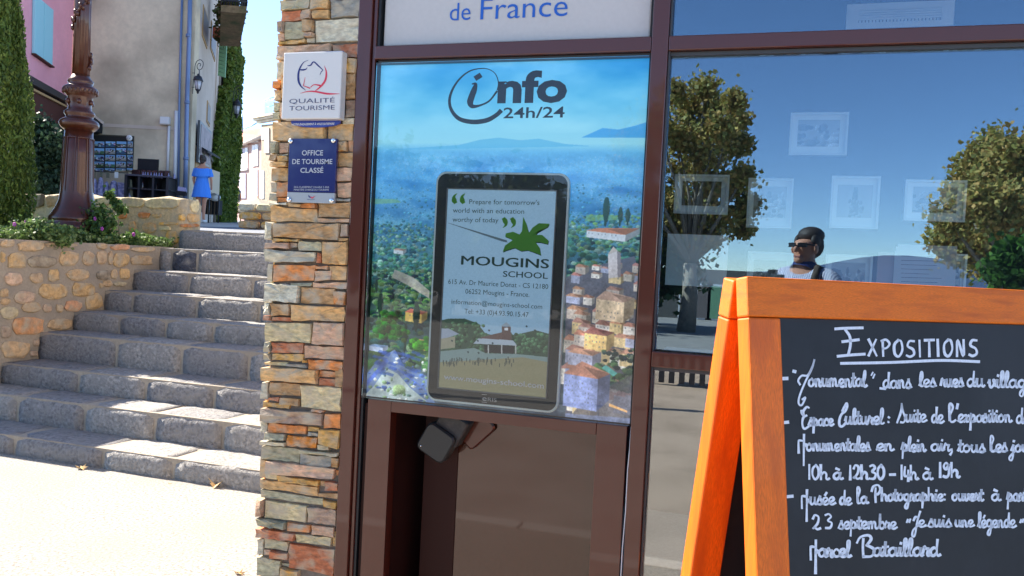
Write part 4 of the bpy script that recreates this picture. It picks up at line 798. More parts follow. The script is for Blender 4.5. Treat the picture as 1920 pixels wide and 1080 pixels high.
for i, ((xa, ya, xb, yb), kd, lb, sh) in enumerate(PICS):
    P0 = ip.pt(xa, ya); P1 = ip.pt(xb, yb); cx, cz = (P0[0]+P1[0])/2, (P0[2]+P1[2])/2; W, H = P1[0]-P0[0], P0[2]-P1[2]
    t = thing('framed_picture', lb, 'picture', (cx, 2.29, cz), 0, 'pictures on the display wall')
    mb = MB()
    for (dx, dz, w_, h_) in ((0, H/2-.006, W, .012), (0, -H/2+.006, W, .012), (-W/2+.006, 0, .012, H-.025), (W/2-.006, 0, .012, H-.025)): mb.box((cx+dx, 2.28, cz+dz), (w_, .03, h_))
    mb.build('frame', M['white'], t); mb = MB(); mb.box((cx, 2.287, cz), (W-.025, .01, H-.025)); mb.build('mat_board', M['paper'], t)
    iw, ih = W*.36, H*.32
    textured_quad('print', [(cx-iw, 2.280, cz+ih*1.05), (cx+iw, 2.280, cz+ih*1.05), (cx+iw, 2.280, cz-ih*.9), (cx-iw, 2.280, cz-ih*.9)], small_print(kd, i), t, .001)
# vent grille
P0 = ip.pt(1588, 11); P1 = ip.pt(1786, 50); W, H = P1[0]-P0[0], P0[2]-P1[2]; cx, cz = (P0[0]+P1[0])/2, P0[2]-H/2
vg = thing('vent_grille', 'white square mesh air vent high on the display wall', 'vent', (cx, 2.29, cz)); mb = MB()
for (dx, dz, w_, h_) in ((0, H/2-.015, W, .03), (0, -H/2+.015, W, .03), (-W/2+.03, 0, .06, H-.061), (W/2-.03, 0, .06, H-.061)): mb.box((cx+dx, 2.27, cz+dz), (w_, .03, h_))
mb.build('frame', M['white'], vg); mb = MB()
for i in range(23): mb.box((cx-W/2+.07+i*(W-.14)/22, 2.273, cz), (.012, .01, H-.05))
for i in range(5): mb.box((cx, 2.262, cz-H/2+.05+i*(H-.08)/4), (W-.12, .008, .010))
mb.build('grid', M['white'], vg)
# papers near the glass
g1 = Plane((0, .30, 0), (0, -1, 0)); P0 = g1.pt(1252, 438); P1 = g1.pt(1361, 540)
mb = MB(); mb.box(((P0[0]+P1[0])/2, .301, (P0[2]+P1[2])/2), (P1[0]-P0[0], .001, P0[2]-P1[2])); tag(mb.build('paper_sheet', mat('pale_paper', (.75, .77, .8), .6)), 'blank pale sheet standing behind the lower left of the big window', 'paper')
dh = thing('leaflet_holder', 'clear holder with a stack of printed sheets behind the window above the A board', 'leaflet holder', g1.pt(1730, 530))
for i, (xa, ya, xb, yb) in enumerate([(1684, 458, 1786, 600), (1680, 462, 1782, 600), (1678, 470, 1778, 600)]):
    pl_ = Plane((0, .33-.008*i, 0), (0, -1, 0)); P0 = pl_.pt(xa, ya); P1 = pl_.pt(xb, yb); mb = MB(); mb.box(((P0[0]+P1[0])/2, .33-.008*i, (P0[2]+P1[2])/2), (P1[0]-P0[0], .001, P0[2]-P1[2])); mb.build('sheet', mat('sheet_paper', (.62, .64, .72), .7), dh)
pl_ = Plane((0, .3134, 0), (0, -1, 0)); mb = MB()
for k in range(8): stroke(mb, [(1690, 480+k*8), (1770-(k*37 % 30), 482+k*8)], .9, pl_, .0005, 1)
mb.build('print_lines', M['ink_navy'], dh); P0 = pl_.pt(1648, 472); P1 = pl_.pt(1680, 600); mb = MB(); mb.box(((P0[0]+P1[0])/2, .335, (P0[2]+P1[2])/2), (P1[0]-P0[0], .004, P0[2]-P1[2])); mb.build('holder_wing', mat('pinkish_plastic', (.35, .25, .28), .3), dh)
# ------------------------------------------------------------------ A board
an = rad(38.8); ba = np.array([math.cos(an), math.sin(an), 0]); bn = np.array([ba[1], -ba[0], 0]); th = rad(8.3); BW = .74; BT = .031
ab = thing('a_board', 'orange wooden A board with chalk writing about exhibitions in front of the window', 'A board', depth_pt(1500, 1900, 1.3)*np.array([1, 1, 0]))
def leaf_frame(T, sgn, tag_):
    dn = np.array([0, 0, -math.cos(th)])+bn*math.sin(th)*sgn; nn = np.cross(ba, dn) ; nn = nn/np.linalg.norm(nn)
    if nn@bn < 0: nn = -nn
    def blk(name, u0, u1, v0, v1, m, d0=0.0, d1=BT, bev=.003):
        mb = MB(); mb.box(T+ba*(u0+u1)/2+dn*(v0+v1)/2+nn*(d0+d1)/2, (u1-u0, v1-v0, d1-d0), (ba, dn, nn)); return mb.build(name, m, ab, bevel=bev)
    L = 1.43/math.cos(th)
    blk('top_rail', 0, BW, 0, .0648, M['wood']); blk('stile', .0005, .0635, .066, L, M['wood_v']); blk('stile', BW-.0635, BW-.0005, .066, L, M['wood_v']); blk('bottom_rail', .064, BW-.064, L-.30, L-.235, M['wood'])
    blk('chalkboard', .0638, BW-.0638, .0655, L-.301, M['board'], .010, .024 if sgn > 0 else .02, 0)
    return T, dn, nn, blk
T1 = depth_pt(1378.4, 521.5, 1.35); T2 = depth_pt(1356, 519.5, 1.385)
T1, dn1, nn1, _b = leaf_frame(T1, 1, 'f'); leaf_frame(T2, -1, 'r')
mb = MB(); mb.box(T1+ba*.03-bn*.012+np.array([0, 0, -.105]), (.002, .014, .08), (ba, bn, np.array([0, 0, 1.0]))); mb.build('hinge_strap', M['chrome'], ab, bevel=.0006)
class TPlane(Plane):
    pass
CP = Plane(T1+nn1*.0245, nn1); G5 = zoomed(1440, 580, 2.1604)
GL = {  # single stroke handwriting, x height 1: (advance, strokes)
 'a': (1.05, [[(.8, .8), (.5, 1), (.12, .7), (.12, .22), (.42, 0), (.72, .3), (.82, .95)], [(.82, .95), (.8, .3), (.95, .02), (1.15, .12)]]),
 'b': (.9, [[(.05, .1), (.25, .9), (.25, 2.1)], [(.25, 2.1), (.2, .9), (.25, .1), (.6, 0), (.82, .45), (.6, .95), (.28, .7)], [(.75, .3), (1.0, .15)]]),
 'c': (.8, [[(.72, .8), (.45, 1), (.12, .65), (.15, .2), (.45, 0), (.9, .15)]]),
 'd': (1.05, [[(.75, .85), (.45, 1), (.12, .65), (.15, .15), (.45, 0), (.75, .35)], [(.85, 2.0), (.78, .9), (.8, .2), (.95, 0), (1.15, .12)]]),
 'e': (.85, [[(.0, .12), (.35, .35), (.72, .7), (.55, 1), (.2, .85), (.1, .4), (.3, .02), (.6, 0), (.95, .2)]]),
 'f': (.7, [[(0, .1), (.5, 1.3), (.5, 2), (.3, 1.9), (.3, 0), (.25, -.9)], [(0, .8), (.7, .85)]]),
 'g': (1.0, [[(.8, .85), (.45, 1), (.12, .7), (.15, .25), (.45, .05), (.75, .35), (.82, .9)], [(.82, .9), (.75, -.3), (.55, -1.15), (.25, -1.0), (.4, -.45), (1.1, .1)]]),
 'h': (1.0, [[(.1, 2.0), (.12, 1.0), (.12, 0)], [(.12, .55), (.45, 1), (.72, .75), (.72, .15), (.9, 0), (1.05, .12)]]),
 'i': (.5, [[(.0, .15), (.22, .95)], [(.22, .95), (.2, .25), (.35, 0), (.6, .15)], [(.3, 1.5), (.33, 1.62)]]),
 'j': (.5, [[(0, .2), (.3, .95)], [(.3, .95), (.25, -.6), (.05, -1.3), (-.25, -1.15), (-.15, -.7), (.55, .1)], [(.35, 1.5), (.38, 1.62)]]),
 'l': (.55, [[(.0, .15), (.4, 1.2), (.42, 2.05), (.24, 2.0), (.16, 1.1), (.2, .2), (.38, 0), (.62, .15)]]),
 'm': (1.5, [[(.0, .5), (.18, 1), (.2, 0)], [(.2, .5), (.42, 1), (.62, .8), (.64, 0)], [(.64, .5), (.88, 1), (1.08, .8), (1.1, .2), (1.25, 0), (1.55, .18)]]),
 'n': (1.05, [[(.0, .5), (.18, 1), (.2, 0)], [(.2, .5), (.45, 1), (.68, .8), (.7, .2), (.85, 0), (1.1, .18)]]),
 'o': (.95, [[(.5, 1), (.15, .75), (.12, .25), (.42, 0), (.75, .25), (.76, .75), (.5, 1)], [(.6, .9), (.8, .75), (1.05, .85)]]),
 'p': (1.0, [[(.0, .3), (.22, 1.2)], [(.22, 1.2), (.18, 0), (.12, -1.1)], [(.2, .4), (.5, 1), (.8, .65), (.65, .1), (.3, .1)], [(.5, .05), (1.05, .15)]]),
 'q': (1, []), 'r': (.75, [[(.0, .2), (.2, 1.1), (.3, .9), (.62, .85)], [(.62, .85), (.52, .3), (.62, 0), (.85, .15)]]),
 's': (.72, [[(.0, .1), (.42, 1.15)], [(.42, 1.15), (.5, .75), (.7, .3), (.5, 0), (.2, .02)], [(.5, 0), (.78, .15)]]),
 't': (.6, [[(.0, .2), (.28, 1.0), (.3, 1.7)], [(.3, 1.7), (.25, .3), (.4, 0), (.65, .15)], [(.02, 1.1), (.6, 1.15)]]),
 'u': (1.0, [[(.0, .5), (.15, 1)], [(.15, 1), (.13, .3), (.35, 0), (.65, .35), (.72, 1)], [(.72, 1), (.72, .2), (.88, 0), (1.05, .15)]]),
 'v': (.85, [[(.0, .6), (.15, 1)], [(.15, 1), (.2, .2), (.4, 0), (.68, .5), (.62, 1), (.9, .85)]]),
 'x': (.85, [[(.05, .9), (.4, .95), (.4, .1), (.7, .05)], [(.75, .95), (.42, .6), (.05, .05)]]),
 ':': (.5, [[(.2, .15), (.22, .2)], [(.25, .95), (.27, 1.0)]]), ',': (.4, [[(.2, .2), (.25, -.2), (.05, -.6)]]), '-': (.8, [[(.1, .7), (.7, .72)]]), "'": (.35, [[(.2, 2.1), (.12, 1.6)]]),
 '"': (.6, [[(.15, 1.9), (.05, 1.5)], [(.4, 1.95), (.3, 1.55)]]),
 '1': (.45, [[(.2, 2.0), (.2, 0)]]), '0': (.95, [[(.5, 2), (.15, 1.5), (.12, .6), (.42, 0), (.78, .5), (.8, 1.4), (.5, 2)]]),
 '2': (.95, [[(.15, 1.5), (.35, 2), (.72, 1.7), (.6, .8), (.15, .1), (.3, .3), (.6, .02), (.9, .15)]]), '3': (.9, [[(.1, 1.85), (.45, 2), (.68, 1.6), (.35, 1.1), (.75, .75), (.6, .1), (.15, .05)]]),
 '4': (.85, [[(.2, 1.8), (.12, .6), (.4, .45), (.7, .6)], [(.62, 1.3), (.62, -.25)]]), '9': (.9, [[(.7, 1.6), (.4, 2), (.15, 1.5), (.4, 1.1), (.72, 1.7)], [(.72, 1.7), (.7, .4), (.45, 0), (.12, .1)]]),
 'M': (1.15, [[(-.02, -.1), (-.04, 1.3), (.08, 1.45), (.56, 1.4)], [(.6, 2.2), (.58, .5), (.56, -1.7)], [(.62, .6), (.85, 1.0)]]),
 'E': (1.0, [[(.85, 2.2), (.6, 2.3), (.25, 1.8), (.3, 1.3), (.1, 1.6), (.05, 1.9)], [(.6, 1.35), (.25, 1.1), (.15, .4), (.35, -.15), (.8, .1)]]),
 'C': (1.15, [[(.55, 1.75), (.85, 2.3), (1.1, 2.6), (1.15, 2.2), (.9, 1.7), (.45, 1.4), (.15, .8), (.15, .15), (.5, .0), (.95, .35)]]),
 'S': (.95, [[(-.15, 0), (.35, 1.5), (.4, 2.4)], [(.4, 2.4), (.5, 1.6), (.8, .6), (.65, .05), (.3, .05)]]),
 'P': (1.3, [[(.0, 1.5), (.2, 2.1), (.8, 2.3), (1.1, 1.7), (.8, 1.1), (.45, 1.1)], [(.5, 1.9), (.45, 1), (.5, 0)]]),
 'J': (1.0, [[(.15, .9), (.35, 1.35), (.7, 1.3)], [(.95, 2.1), (.6, .8), (.3, -1.1), (.0, -1.15), (.1, -.4), (.8, .3)]]),
 'B': (1.3, [[(.0, 1.5), (.25, 2.1), (.8, 2.3), (1.0, 1.9), (.7, 1.25)], [(.45, 1.9), (.42, 1.0), (.45, .05)], [(.7, 1.25), (1.2, .8), (1.05, .1), (.45, .02)]]),
 'L': (.75, [[(.15, .2), (.12, 1.9), (.3, 2.15), (.5, 1.7), (.2, .8)], [(.2, .8), (.25, .1), (.5, 0), (.8, .2)]])}
ACC = {'à': ('a', [[(.35, 1.65), (.7, 1.45)]]), 'é': ('e', [[(.4, 1.35), (.6, 1.7)]])}
PRN = {'X': (1, [[(.1, 1), (.8, 0)], [(.75, 1), (.1, .02)]]), 'P': (.95, [[(.2, .9), (.25, 0)], [(.1, .92), (.5, 1), (.8, .75), (.55, .5), (.2, .45)]]), 'O': (1.0, [[(.5, 1), (.15, .7), (.2, .15), (.55, 0), (.85, .4), (.75, .9), (.5, 1)]]),
 'S': (.9, [[(.75, .95), (.35, .95), (.2, .65), (.65, .45), (.75, .15), (.4, 0), (.1, .08)]]), 'I': (.5, [[(.2, 1), (.25, 0)]]), 'T': (.85, [[(.05, .98), (.85, 1)], [(.42, 1), (.45, 0)]]), 'N': (1.0, [[(.15, 0), (.2, 1), (.7, .02), (.72, 1)]])}
ck_ = MB(); hr = random.Random(2)
def write(mb, s, x0, x1, yb, xh, wd=5.0, tbl=None, gap=.0, z=G5, yb1=None):
    tb_ = tbl or GL; tot = sum((tb_[ACC[c][0]][0] if c in ACC else tb_[c][0])+gap for c in s); k = (x1-x0)/tot; x = x0; yb1 = yb if yb1 is None else yb1
    for c in s:
        base, extra = (ACC[c] if c in ACC else (c, [])); adv, st_ = tb_[base]; j = hr.uniform(-.03, .03)
        for S in st_+extra:
            P = [z(x+p[0]*k, yb+(yb1-yb)*((x-x0)/(x1-x0))-(p[1]+j)*xh) for p in S]
            wv = [wd*hr.uniform(.68, 1.15) for _ in P]; stroke(mb, P, wv, CP, .0006, 5 if len(P) > 2 else 1)
        x += (adv+gap)*k
ZA, ZB = zoomed(1440, 580, 4.5), zoomed(1460, 820, 4.5)
def words(lst, **kw):
    mb = MB()
    for w_ in lst: write(mb, *w_, **kw)
    return mb
t = MB(); 
for P in ([(568, 165), (640, 160), (798, 156)], [(655, 175), (690, 230), (695, 300), (680, 372)], [(628, 273), (765, 256)], [(588, 396), (700, 385), (815, 378)]): stroke(t, [ZA(*p) for p in P], 5.2, CP, .0006, 4)
write(t, 'XPOSITIONS', 403, 858, 190, 66, 4.8, PRN, .12); stroke(t, [G5(296, 219), G5(500, 215), G5(700, 207), G5(855, 212)], 5.2, CP, .0006, 5)
t.build('chalk_title', M['chalk'], ab)
L1 = words([('onumental', 163, 398, 312, 30), ('dans', 465, 578, 318, 30), ('les', 612, 678, 312, 28), ('rues', 700, 790, 312, 28), ('du', 805, 876, 312, 30), ('village', 892, 1075, 316, 30)], wd=4.6)
stroke(L1, [ZA(*p) for p in [(270, 635), (255, 600), (285, 560), (335, 555), (375, 480), (392, 420), (370, 500), (320, 600), (270, 720), (258, 790), (285, 808), (315, 745), (290, 760)]], 3.8, CP, .0006)
for P in ([(115, 585), (162, 583)], ): stroke(L1, [ZA(*p) for p in P], 6.5, CP, .0006, 1)
stroke(L1, [ZA(215, 522), ZA(230, 526)], 6, CP, .0006, 1); stroke(L1, [ZA(885, 532), ZA(872, 556)], 3, CP, .0006, 1); stroke(L1, [ZA(900, 548), ZA(886, 580)], 3, CP, .0006, 1); stroke(L1, [G5(455, 320), G5(475, 322)], 4.5, CP, .0006, 1)
L1.build('chalk_line', M['chalk'], ab)
L2 = words([('E', 133, 172, 478, 36), ('space', 165, 264, 470, 26), ('C', 285, 320, 475, 36), ('ulturel', 312, 468, 464, 29), (':', 478, 500, 462, 24), ('S', 528, 560, 458, 32), ('uite', 556, 640, 455, 28), ('de', 662, 710, 458, 30), ('L', 730, 758, 455, 34), ("'", 760, 775, 455, 34), ('exposition', 770, 986, 456, 28), ('de', 1005, 1060, 460, 30)], wd=4.5)
stroke(L2, [G5(60, 459), G5(81, 457)], 6, CP, .0006, 1); L2.build('chalk_line', M['chalk'], ab)
L3 = words([('M', 125, 165, 578, 32), ('onumentales', 155, 412, 572, 27), ('en', 440, 508, 572, 26), ('plein', 542, 638, 574, 27), ('air,', 660, 750, 572, 27), ('tous', 770, 878, 577, 27), ('Les', 898, 968, 576, 29), ('jours', 985, 1100, 577, 27)], wd=4.5)
L3.build('chalk_line', M['chalk'], ab)
L4 = words([('10h', 160, 246, 688, 29), ('à', 264, 300, 688, 26), ('12h30', 326, 474, 688, 28), ('-', 490, 518, 690, 28), ('14h', 535, 606, 688, 28), ('à', 626, 664, 688, 27), ('19h', 690, 776, 680, 29)], wd=5.0)
L4.build('chalk_line', M['chalk'], ab)
L5 = words([('M', 138, 176, 802, 32), ('usée', 168, 270, 790, 28), ('de', 290, 337, 790, 28), ('L', 358, 378, 785, 30), ('a', 376, 404, 785, 26), ('P', 420, 462, 782, 30), ('hotographie:', 458, 722, 775, 26), ('ouvert', 745, 872, 774, 25), ('à', 905, 940, 774, 26), ('partir', 968, 1080, 776, 28)], wd=4.6)
stroke(L5, [G5(76, 759), G5(99, 757)], 6, CP, .0006, 1); L5.build('chalk_line', M['chalk'], ab)
L6 = words([('2', 176, 214, 892, 29), ('3', 228, 264, 888, 29), ('septembre', 285, 520, 888, 27), ('"', 560, 585, 905, 28), ('J', 585, 618, 882, 30), ('e', 610, 636, 880, 25), ('suis', 648, 742, 880, 27), ('une', 757, 832, 880, 25), ('légende', 850, 1002, 882, 28), ('"', 1020, 1042, 905, 28)], wd=4.4)
L6.build('chalk_line', M['chalk'], ab)
L7 = words([('M', 174, 212, 1010, 34), ('arcel', 204, 334, 1002, 30), ('B', 360, 435, 1002, 38), ('ataillard', 425, 694, 998, 32)], wd=5.4)
L7.build('chalk_line', M['chalk'], ab)
# ------------------------------------------------------------------ fallen leaves
def dry_leaf(px, py, s, lab, seed, curl=.5):
    r_ = random.Random(seed); d = ray(px, py); t_ = (0-CAM[2])/d[2]; c = CAM+d*t_; mb = MB(); n = 14; vs = [c+np.array([0, 0, s*.25])]
    for k in range(n):
        a = 2*math.pi*k/n; rr = s*(1 if k % 2 else .55)*r_.uniform(.7, 1.1); vs.append(c+np.array([math.cos(a)*rr, math.sin(a)*rr*.7, max(.002, s*curl*(abs(math.cos(a*1.0+seed)))*rr/s)]))
    mb.add(vs, [(0, k+1, (k+1) % n+1) for k in range(n)]); mb.add([v-np.array([0, 0, .0015]) for v in vs], [(0, (k+1) % n+1, k+1) for k in range(n)]); o = mb.build('dry_leaf', M['dryleaf']); tag(o, lab, 'leaf', 'dry leaves on the pavement')
dry_leaf(404, 914, .055, 'large pale curled dry leaf standing at the foot of the bottom step', 3, 1.0); dry_leaf(152, 880, .045, 'small brown dry leaf at the left under the bottom step', 5, .7); dry_leaf(448, 1077, .03, 'orange scrap of leaf at the foot of the stone pillar', 8, .8); dry_leaf(318, 907, .014, 'tiny dark leaf crumb between the two bigger dry leaves', 9, .6)
# ------------------------------------------------------------------ foliage
def leaf_cloud(name, pts_fn, n, size, parent, cols, seed, elong=1.0, label=None, cat=None, kind=None, up=0.0, group=None):
    """many small leaf faces; pts_fn(rng, n) gives positions (n,3) and tone (n,)"""
    g_ = np.random.default_rng(seed); P, tone = pts_fn(g_, n); n = len(P)
    a = g_.normal(size=(n, 3)); a[:, 2] += up; a /= np.linalg.norm(a, axis=1)[:, None]; b = np.cross(a, g_.normal(size=(n, 3))); b /= np.linalg.norm(b, axis=1)[:, None]
    s_ = size*g_.uniform(.6, 1.35, n)[:, None]; A = a*s_*elong; B = b*s_*.5
    V = np.stack([P-A*.5, P+B, P+A*.5, P-B], 1).reshape(-1, 3)
    if parent is not None: V = V-np.array(parent.location)[None]
    me = bpy.data.meshes.new(name); me.vertices.add(4*n); me.vertices.foreach_set('co', V.ravel()); me.loops.add(4*n); me.loops.foreach_set('vertex_index', np.arange(4*n)); me.polygons.add(n); me.polygons.foreach_set('loop_start', np.arange(n)*4); me.polygons.foreach_set('loop_total', np.full(n, 4)); me.update(calc_edges=True)
    cols = np.array(cols); ci = g_.integers(0, len(cols), n); c = cols[ci]*g_.uniform(.75, 1.3, n)[:, None]*tone[:, None]
    at = me.color_attributes.new('Col', 'FLOAT_COLOR', 'POINT'); C4 = np.ones((n, 4, 4), np.float32); C4[:, :, :3] = c[:, None, :]; at.data.foreach_set('color', C4.ravel())
    me.materials.append(M['leaf']); o = bpy.data.objects.new(name, me); link(o, parent); tag(o, label, cat, group, kind); return o
GRN = [(.05, .10, .02), (.075, .13, .03), (.035, .075, .02), (.10, .15, .035)]
def clumps(cs, spread=.33, flat=1.0):
    cs = np.array(cs, float)
    def f(g_, n):
        i = g_.integers(0, len(cs), n); u = g_.normal(size=(n, 3)); u /= np.linalg.norm(u, axis=1)[:, None]; r_ = np.abs(g_.normal(0, .52, n))+.12
        P = cs[i, :3]+u*(cs[i, 3]*r_)[:, None]*np.array([1, 1, flat]); return P, np.ones(n)
    return f
# cypress
cy = thing('cypress', 'tall dense green cypress at the left edge, growing in the raised bed', 'tree', (-7.2, 3.55, 1.42))
def cyp(g_, n):
    t_ = g_.random(n)**.9; h_ = t_*5.2; a = g_.uniform(0, 2*math.pi, n); R_ = np.interp(h_, [0, .15, .8, 1.2, 2.25, 3.2, 5.2], [.24, .34, .375, .35, .175, .12, .01])*(1+.13*np.sin(a*3+h_*2.2)+.10*np.sin(a*7-h_*5)); r_ = R_*np.sqrt(g_.uniform(.45, 1.08, n))
    return np.stack([-7.2+r_*np.cos(a), 3.55+r_*np.sin(a), 1.5+h_], 1), np.ones(n)
leaf_cloud('crown', cyp, 90000, .02, cy, [(.14, .20, .035), (.10, .16, .028), (.19, .25, .05), (.07, .115, .025)], 1, 2.6, up=2.0)
mb = MB(); mb.tube([(-7.2, 3.55, 1.40), (-7.2, 3.56, 2.2), (-7.2, 3.55, 5.8)], [.08, .06, .02], 8); mb.build('trunk', M['bark'], cy)
# ground cover and flowers in the bed
def bed(g_, n):
    x = g_.uniform(-8.6, -5.77, n); y = g_.uniform(2.42, 4.5, n); hh = .05+.09*(np.sin(x*5.3)*np.cos(y*4.1)+1)*.5+.05*(np.sin(x*11+y*7)+1)*.5; return np.stack([x, y, 1.43+hh*g_.random(n)**.7], 1), np.ones(n)
leaf_cloud('ground_cover', bed, 42000, .026, None, [(.10, .17, .04), (.14, .21, .06), (.07, .12, .03), (.2, .26, .10)], 2, 1.3, 'low green ground cover filling the raised bed', None, 'stuff')
def shrub(name, c, cs, n, size, lab, fl, seed, cols=GRN):
    t = thing(name, lab, 'shrub', c); leaf_cloud('foliage', clumps(cs), n, size, t, cols, seed, 1.3)
    mb = MB(); r_ = random.Random(seed)
    for q in cs[:10]: mb.tube([c, ((c[0]+q[0])/2+r_.uniform(-.03, .03), (c[1]+q[1])/2, (c[2]+q[2])/2), q[:3]], [.008, .006, .003], 5)
    mb.build('stem', M['bark'], t)
    if fl:
        for k in range(fl):
            q = cs[r_.randrange(len(cs))]; a = r_.uniform(0, 6.28); p = np.array(q[:3])+np.array([math.cos(a), -.6, r_.uniform(.2, .9)])*q[3]; mb = MB()
            for j in range(5): an_ = j*1.256; mb.ball(p+np.array([math.cos(an_)*.012, -.004, math.sin(an_)*.012]), (.009, .005, .009), 5, 4)
            mb.build('flower', M['flower'], t)
M['flower'] = mat('magenta_petal', srgb((190, 80, 170)), .6); M['orange_petal'] = mat('orange_petal', srgb((225, 110, 60)), .6)
sp2 = random.Random(4); cs = []
for (px, py, r_) in [(200, 430, .13), (215, 445, .12), (185, 410, .11), (205, 400, .10), (225, 420, .10), (195, 450, .14), (235, 448, .08), (210, 380, .05), (200, 365, .04), (170, 448, .12), (228, 392, .05), (182, 432, .13)]:
    p = depth_pt(px, py, 7.75); cs.append((p[0], p[1]+sp2.uniform(-.15, .1), p[2], r_))
shrub('flowering_shrub', (-5.95, 3.9, 1.42), cs, 3300, .030, 'small green shrub with magenta flowers right of the lamp post foot', 3, 6, [(.07, .14, .03), (.05, .10, .03), (.12, .2, .05)])
cs = []
for (px, py, r_) in [(62, 432, .10), (80, 438, .10), (100, 440, .09), (70, 425, .07), (35, 436, .1), (120, 445, .09)]:
    p = depth_pt(px, py, 6.9); cs.append((p[0], p[1], p[2], r_))
shrub('flowering_shrub', (-6.2, 2.9, 1.42), cs, 3600, .026, 'sunlit flowering plant between the cypress and the lamp post', 2, 8, [(.14, .22, .06), (.10, .17, .05), (.2, .27, .1)])
# dark bush in front of the pink house
cs = []; br = random.Random(12)
for _ in range(26): px, py = br.uniform(52, 122), br.uniform(262, 372); cs.append((*depth_pt(px, py, 13.5+br.uniform(-.5, .5)), .26))
for (px, py) in [(70, 240), (80, 236), (62, 246), (95, 250)]: cs.append((*depth_pt(px, py, 13.5), .22))
tb_ = thing('dark_bush', 'dark rounded bush in the shade below the brown awning', 'bush', depth_pt(88, 395, 13.5)); leaf_cloud('foliage', clumps(cs), 16000, .055, tb_, [(.02, .045, .022), (.03, .055, .025)], 14, 1.2)
mb = MB(); c = depth_pt(88, 395, 13.5); mb.tube([c, c+np.array([0, 0, .7])], .05, 6); mb.build('trunk', M['bark'], tb_)
# ------------------------------------------------------------------ houses along the alley
def vpdir(px): d = _R*(px-960)/FPX+_F; d = d*np.array([1, 1, 0]); return d/np.linalg.norm(d)
K0 = depth_pt(350, 470, 21.5); K0[2] = 0                       # corner of the cream house
RH = np.array([_R[0], _R[1], 0]); RH /= np.linalg.norm(RH)
CRM = Plane(K0, -Fh)                                        # its face towards us
d1 = vpdir(520); SIDE = Plane(K0, np.array([d1[1], -d1[0], 0]))       # its alley side
K1 = depth_pt(123, 470, 21.5); K1[2] = 0; d2 = vpdir(760); PNK = Plane(K1, np.array([d2[1], -d2[0], 0]))
def wallbox(name, A, B, z0, z1, th, m, parent, side=1):
    """a wall slab from A to B, its thickness going back from the seen face"""
    A = np.array(A, float); B = np.array(B, float); d = (B-A)*np.array([1, 1, 0]); L = np.linalg.norm(d); d = d/L; n = np.array([d[1], -d[0], 0])*side
    mb = MB(); c = (A+B)/2; c[2] = (z0+z1)/2; mb.box(c-n*th/2, (L, th, z1-z0), (d, n, np.array([0, 0, 1.0]))); return mb.build(name, m, parent)
def slab(name, plane, xa, ya, xb, yb, t0, t1, m, parent, bev=0, skew=0):
    """a panel on a wall: seen corner pixels, from t0 to t1 proud of the wall"""
    P = plane.pt(xa, ya); Q = plane.pt(xb, yb); u0, v0 = plane.uv(P); u1, v1 = plane.uv(Q); mb = MB()
    mb.box(plane.at((u0+u1)/2, (v0+v1)/2, (t0+t1)/2), (abs(u1-u0), abs(v1-v0), t1-t0), (plane.rt, plane.up, plane.n)); return mb.build(name, m, parent, bevel=bev)
ch = thing('cream_house', 'tall cream rendered house with stained side wall behind the lamp post', 'house', K0)
A = CRM.pt(123, 300); wallbox('wall', A, K0, 1.5, 13, .3, M['cream'], ch)
B1 = K0+d1*6.99; wallbox('wall', K0+d1*.305, B1, 1.5, 13, .3, M['cream2'], ch)
back = K0+Fh*9-RH*2.9; wallbox('wall', A+Fh*9, back, 1.5, 13, .3, M['cream'], ch, -1)
mb = MB(); mb.box((A+K0)/2*np.array([1, 1, 0])+Fh*4.4+np.array([0, 0, 13.1]), (4.2, 9.6, .2), (RH, Fh, np.array([0, 0, 1.0]))); mb.build('roof', M['roof'], ch)
def window(plane, xa, ya, xb, yb, parent, fr_=.06, shut=None):
    P = plane.uv(plane.pt(xa, ya)); Q = plane.uv(plane.pt(xb, yb)); u0, u1 = sorted((P[0], Q[0])); v0, v1 = sorted((P[1], Q[1]))
    mb = MB(); mb.box(plane.at((u0+u1)/2, (v0+v1)/2, .01), (u1-u0, v1-v0, .03), (plane.rt, plane.up, plane.n)); o = mb.build('window', M['tan_frame'], parent)
    mb = MB(); mb.box(plane.at((u0+u1)/2, (v0+v1)/2, .022), (u1-u0-fr_*2, v1-v0-fr_*2, .03), (plane.rt, plane.up, plane.n))
    p = mb.build('pane', M['dark_glass'], o); return o
M['tan_frame'] = mat('tan_window_surround', srgb((185, 150, 105)), .8); M['dark_glass'] = mat('dim_shutter', srgb((120, 110, 105)), .5)
# alley side openings
for (xa, ya, xb, yb) in [(380.5, 8, 387, 92), (395.5, 38, 402, 116), (388, 188, 392, 238)]: window(SIDE, xa, ya, xb, yb, ch, .07)
slab('render_joint', CRM, 187, 237.5, 338, 238.6, -.004, .012, M['cream2'], ch)
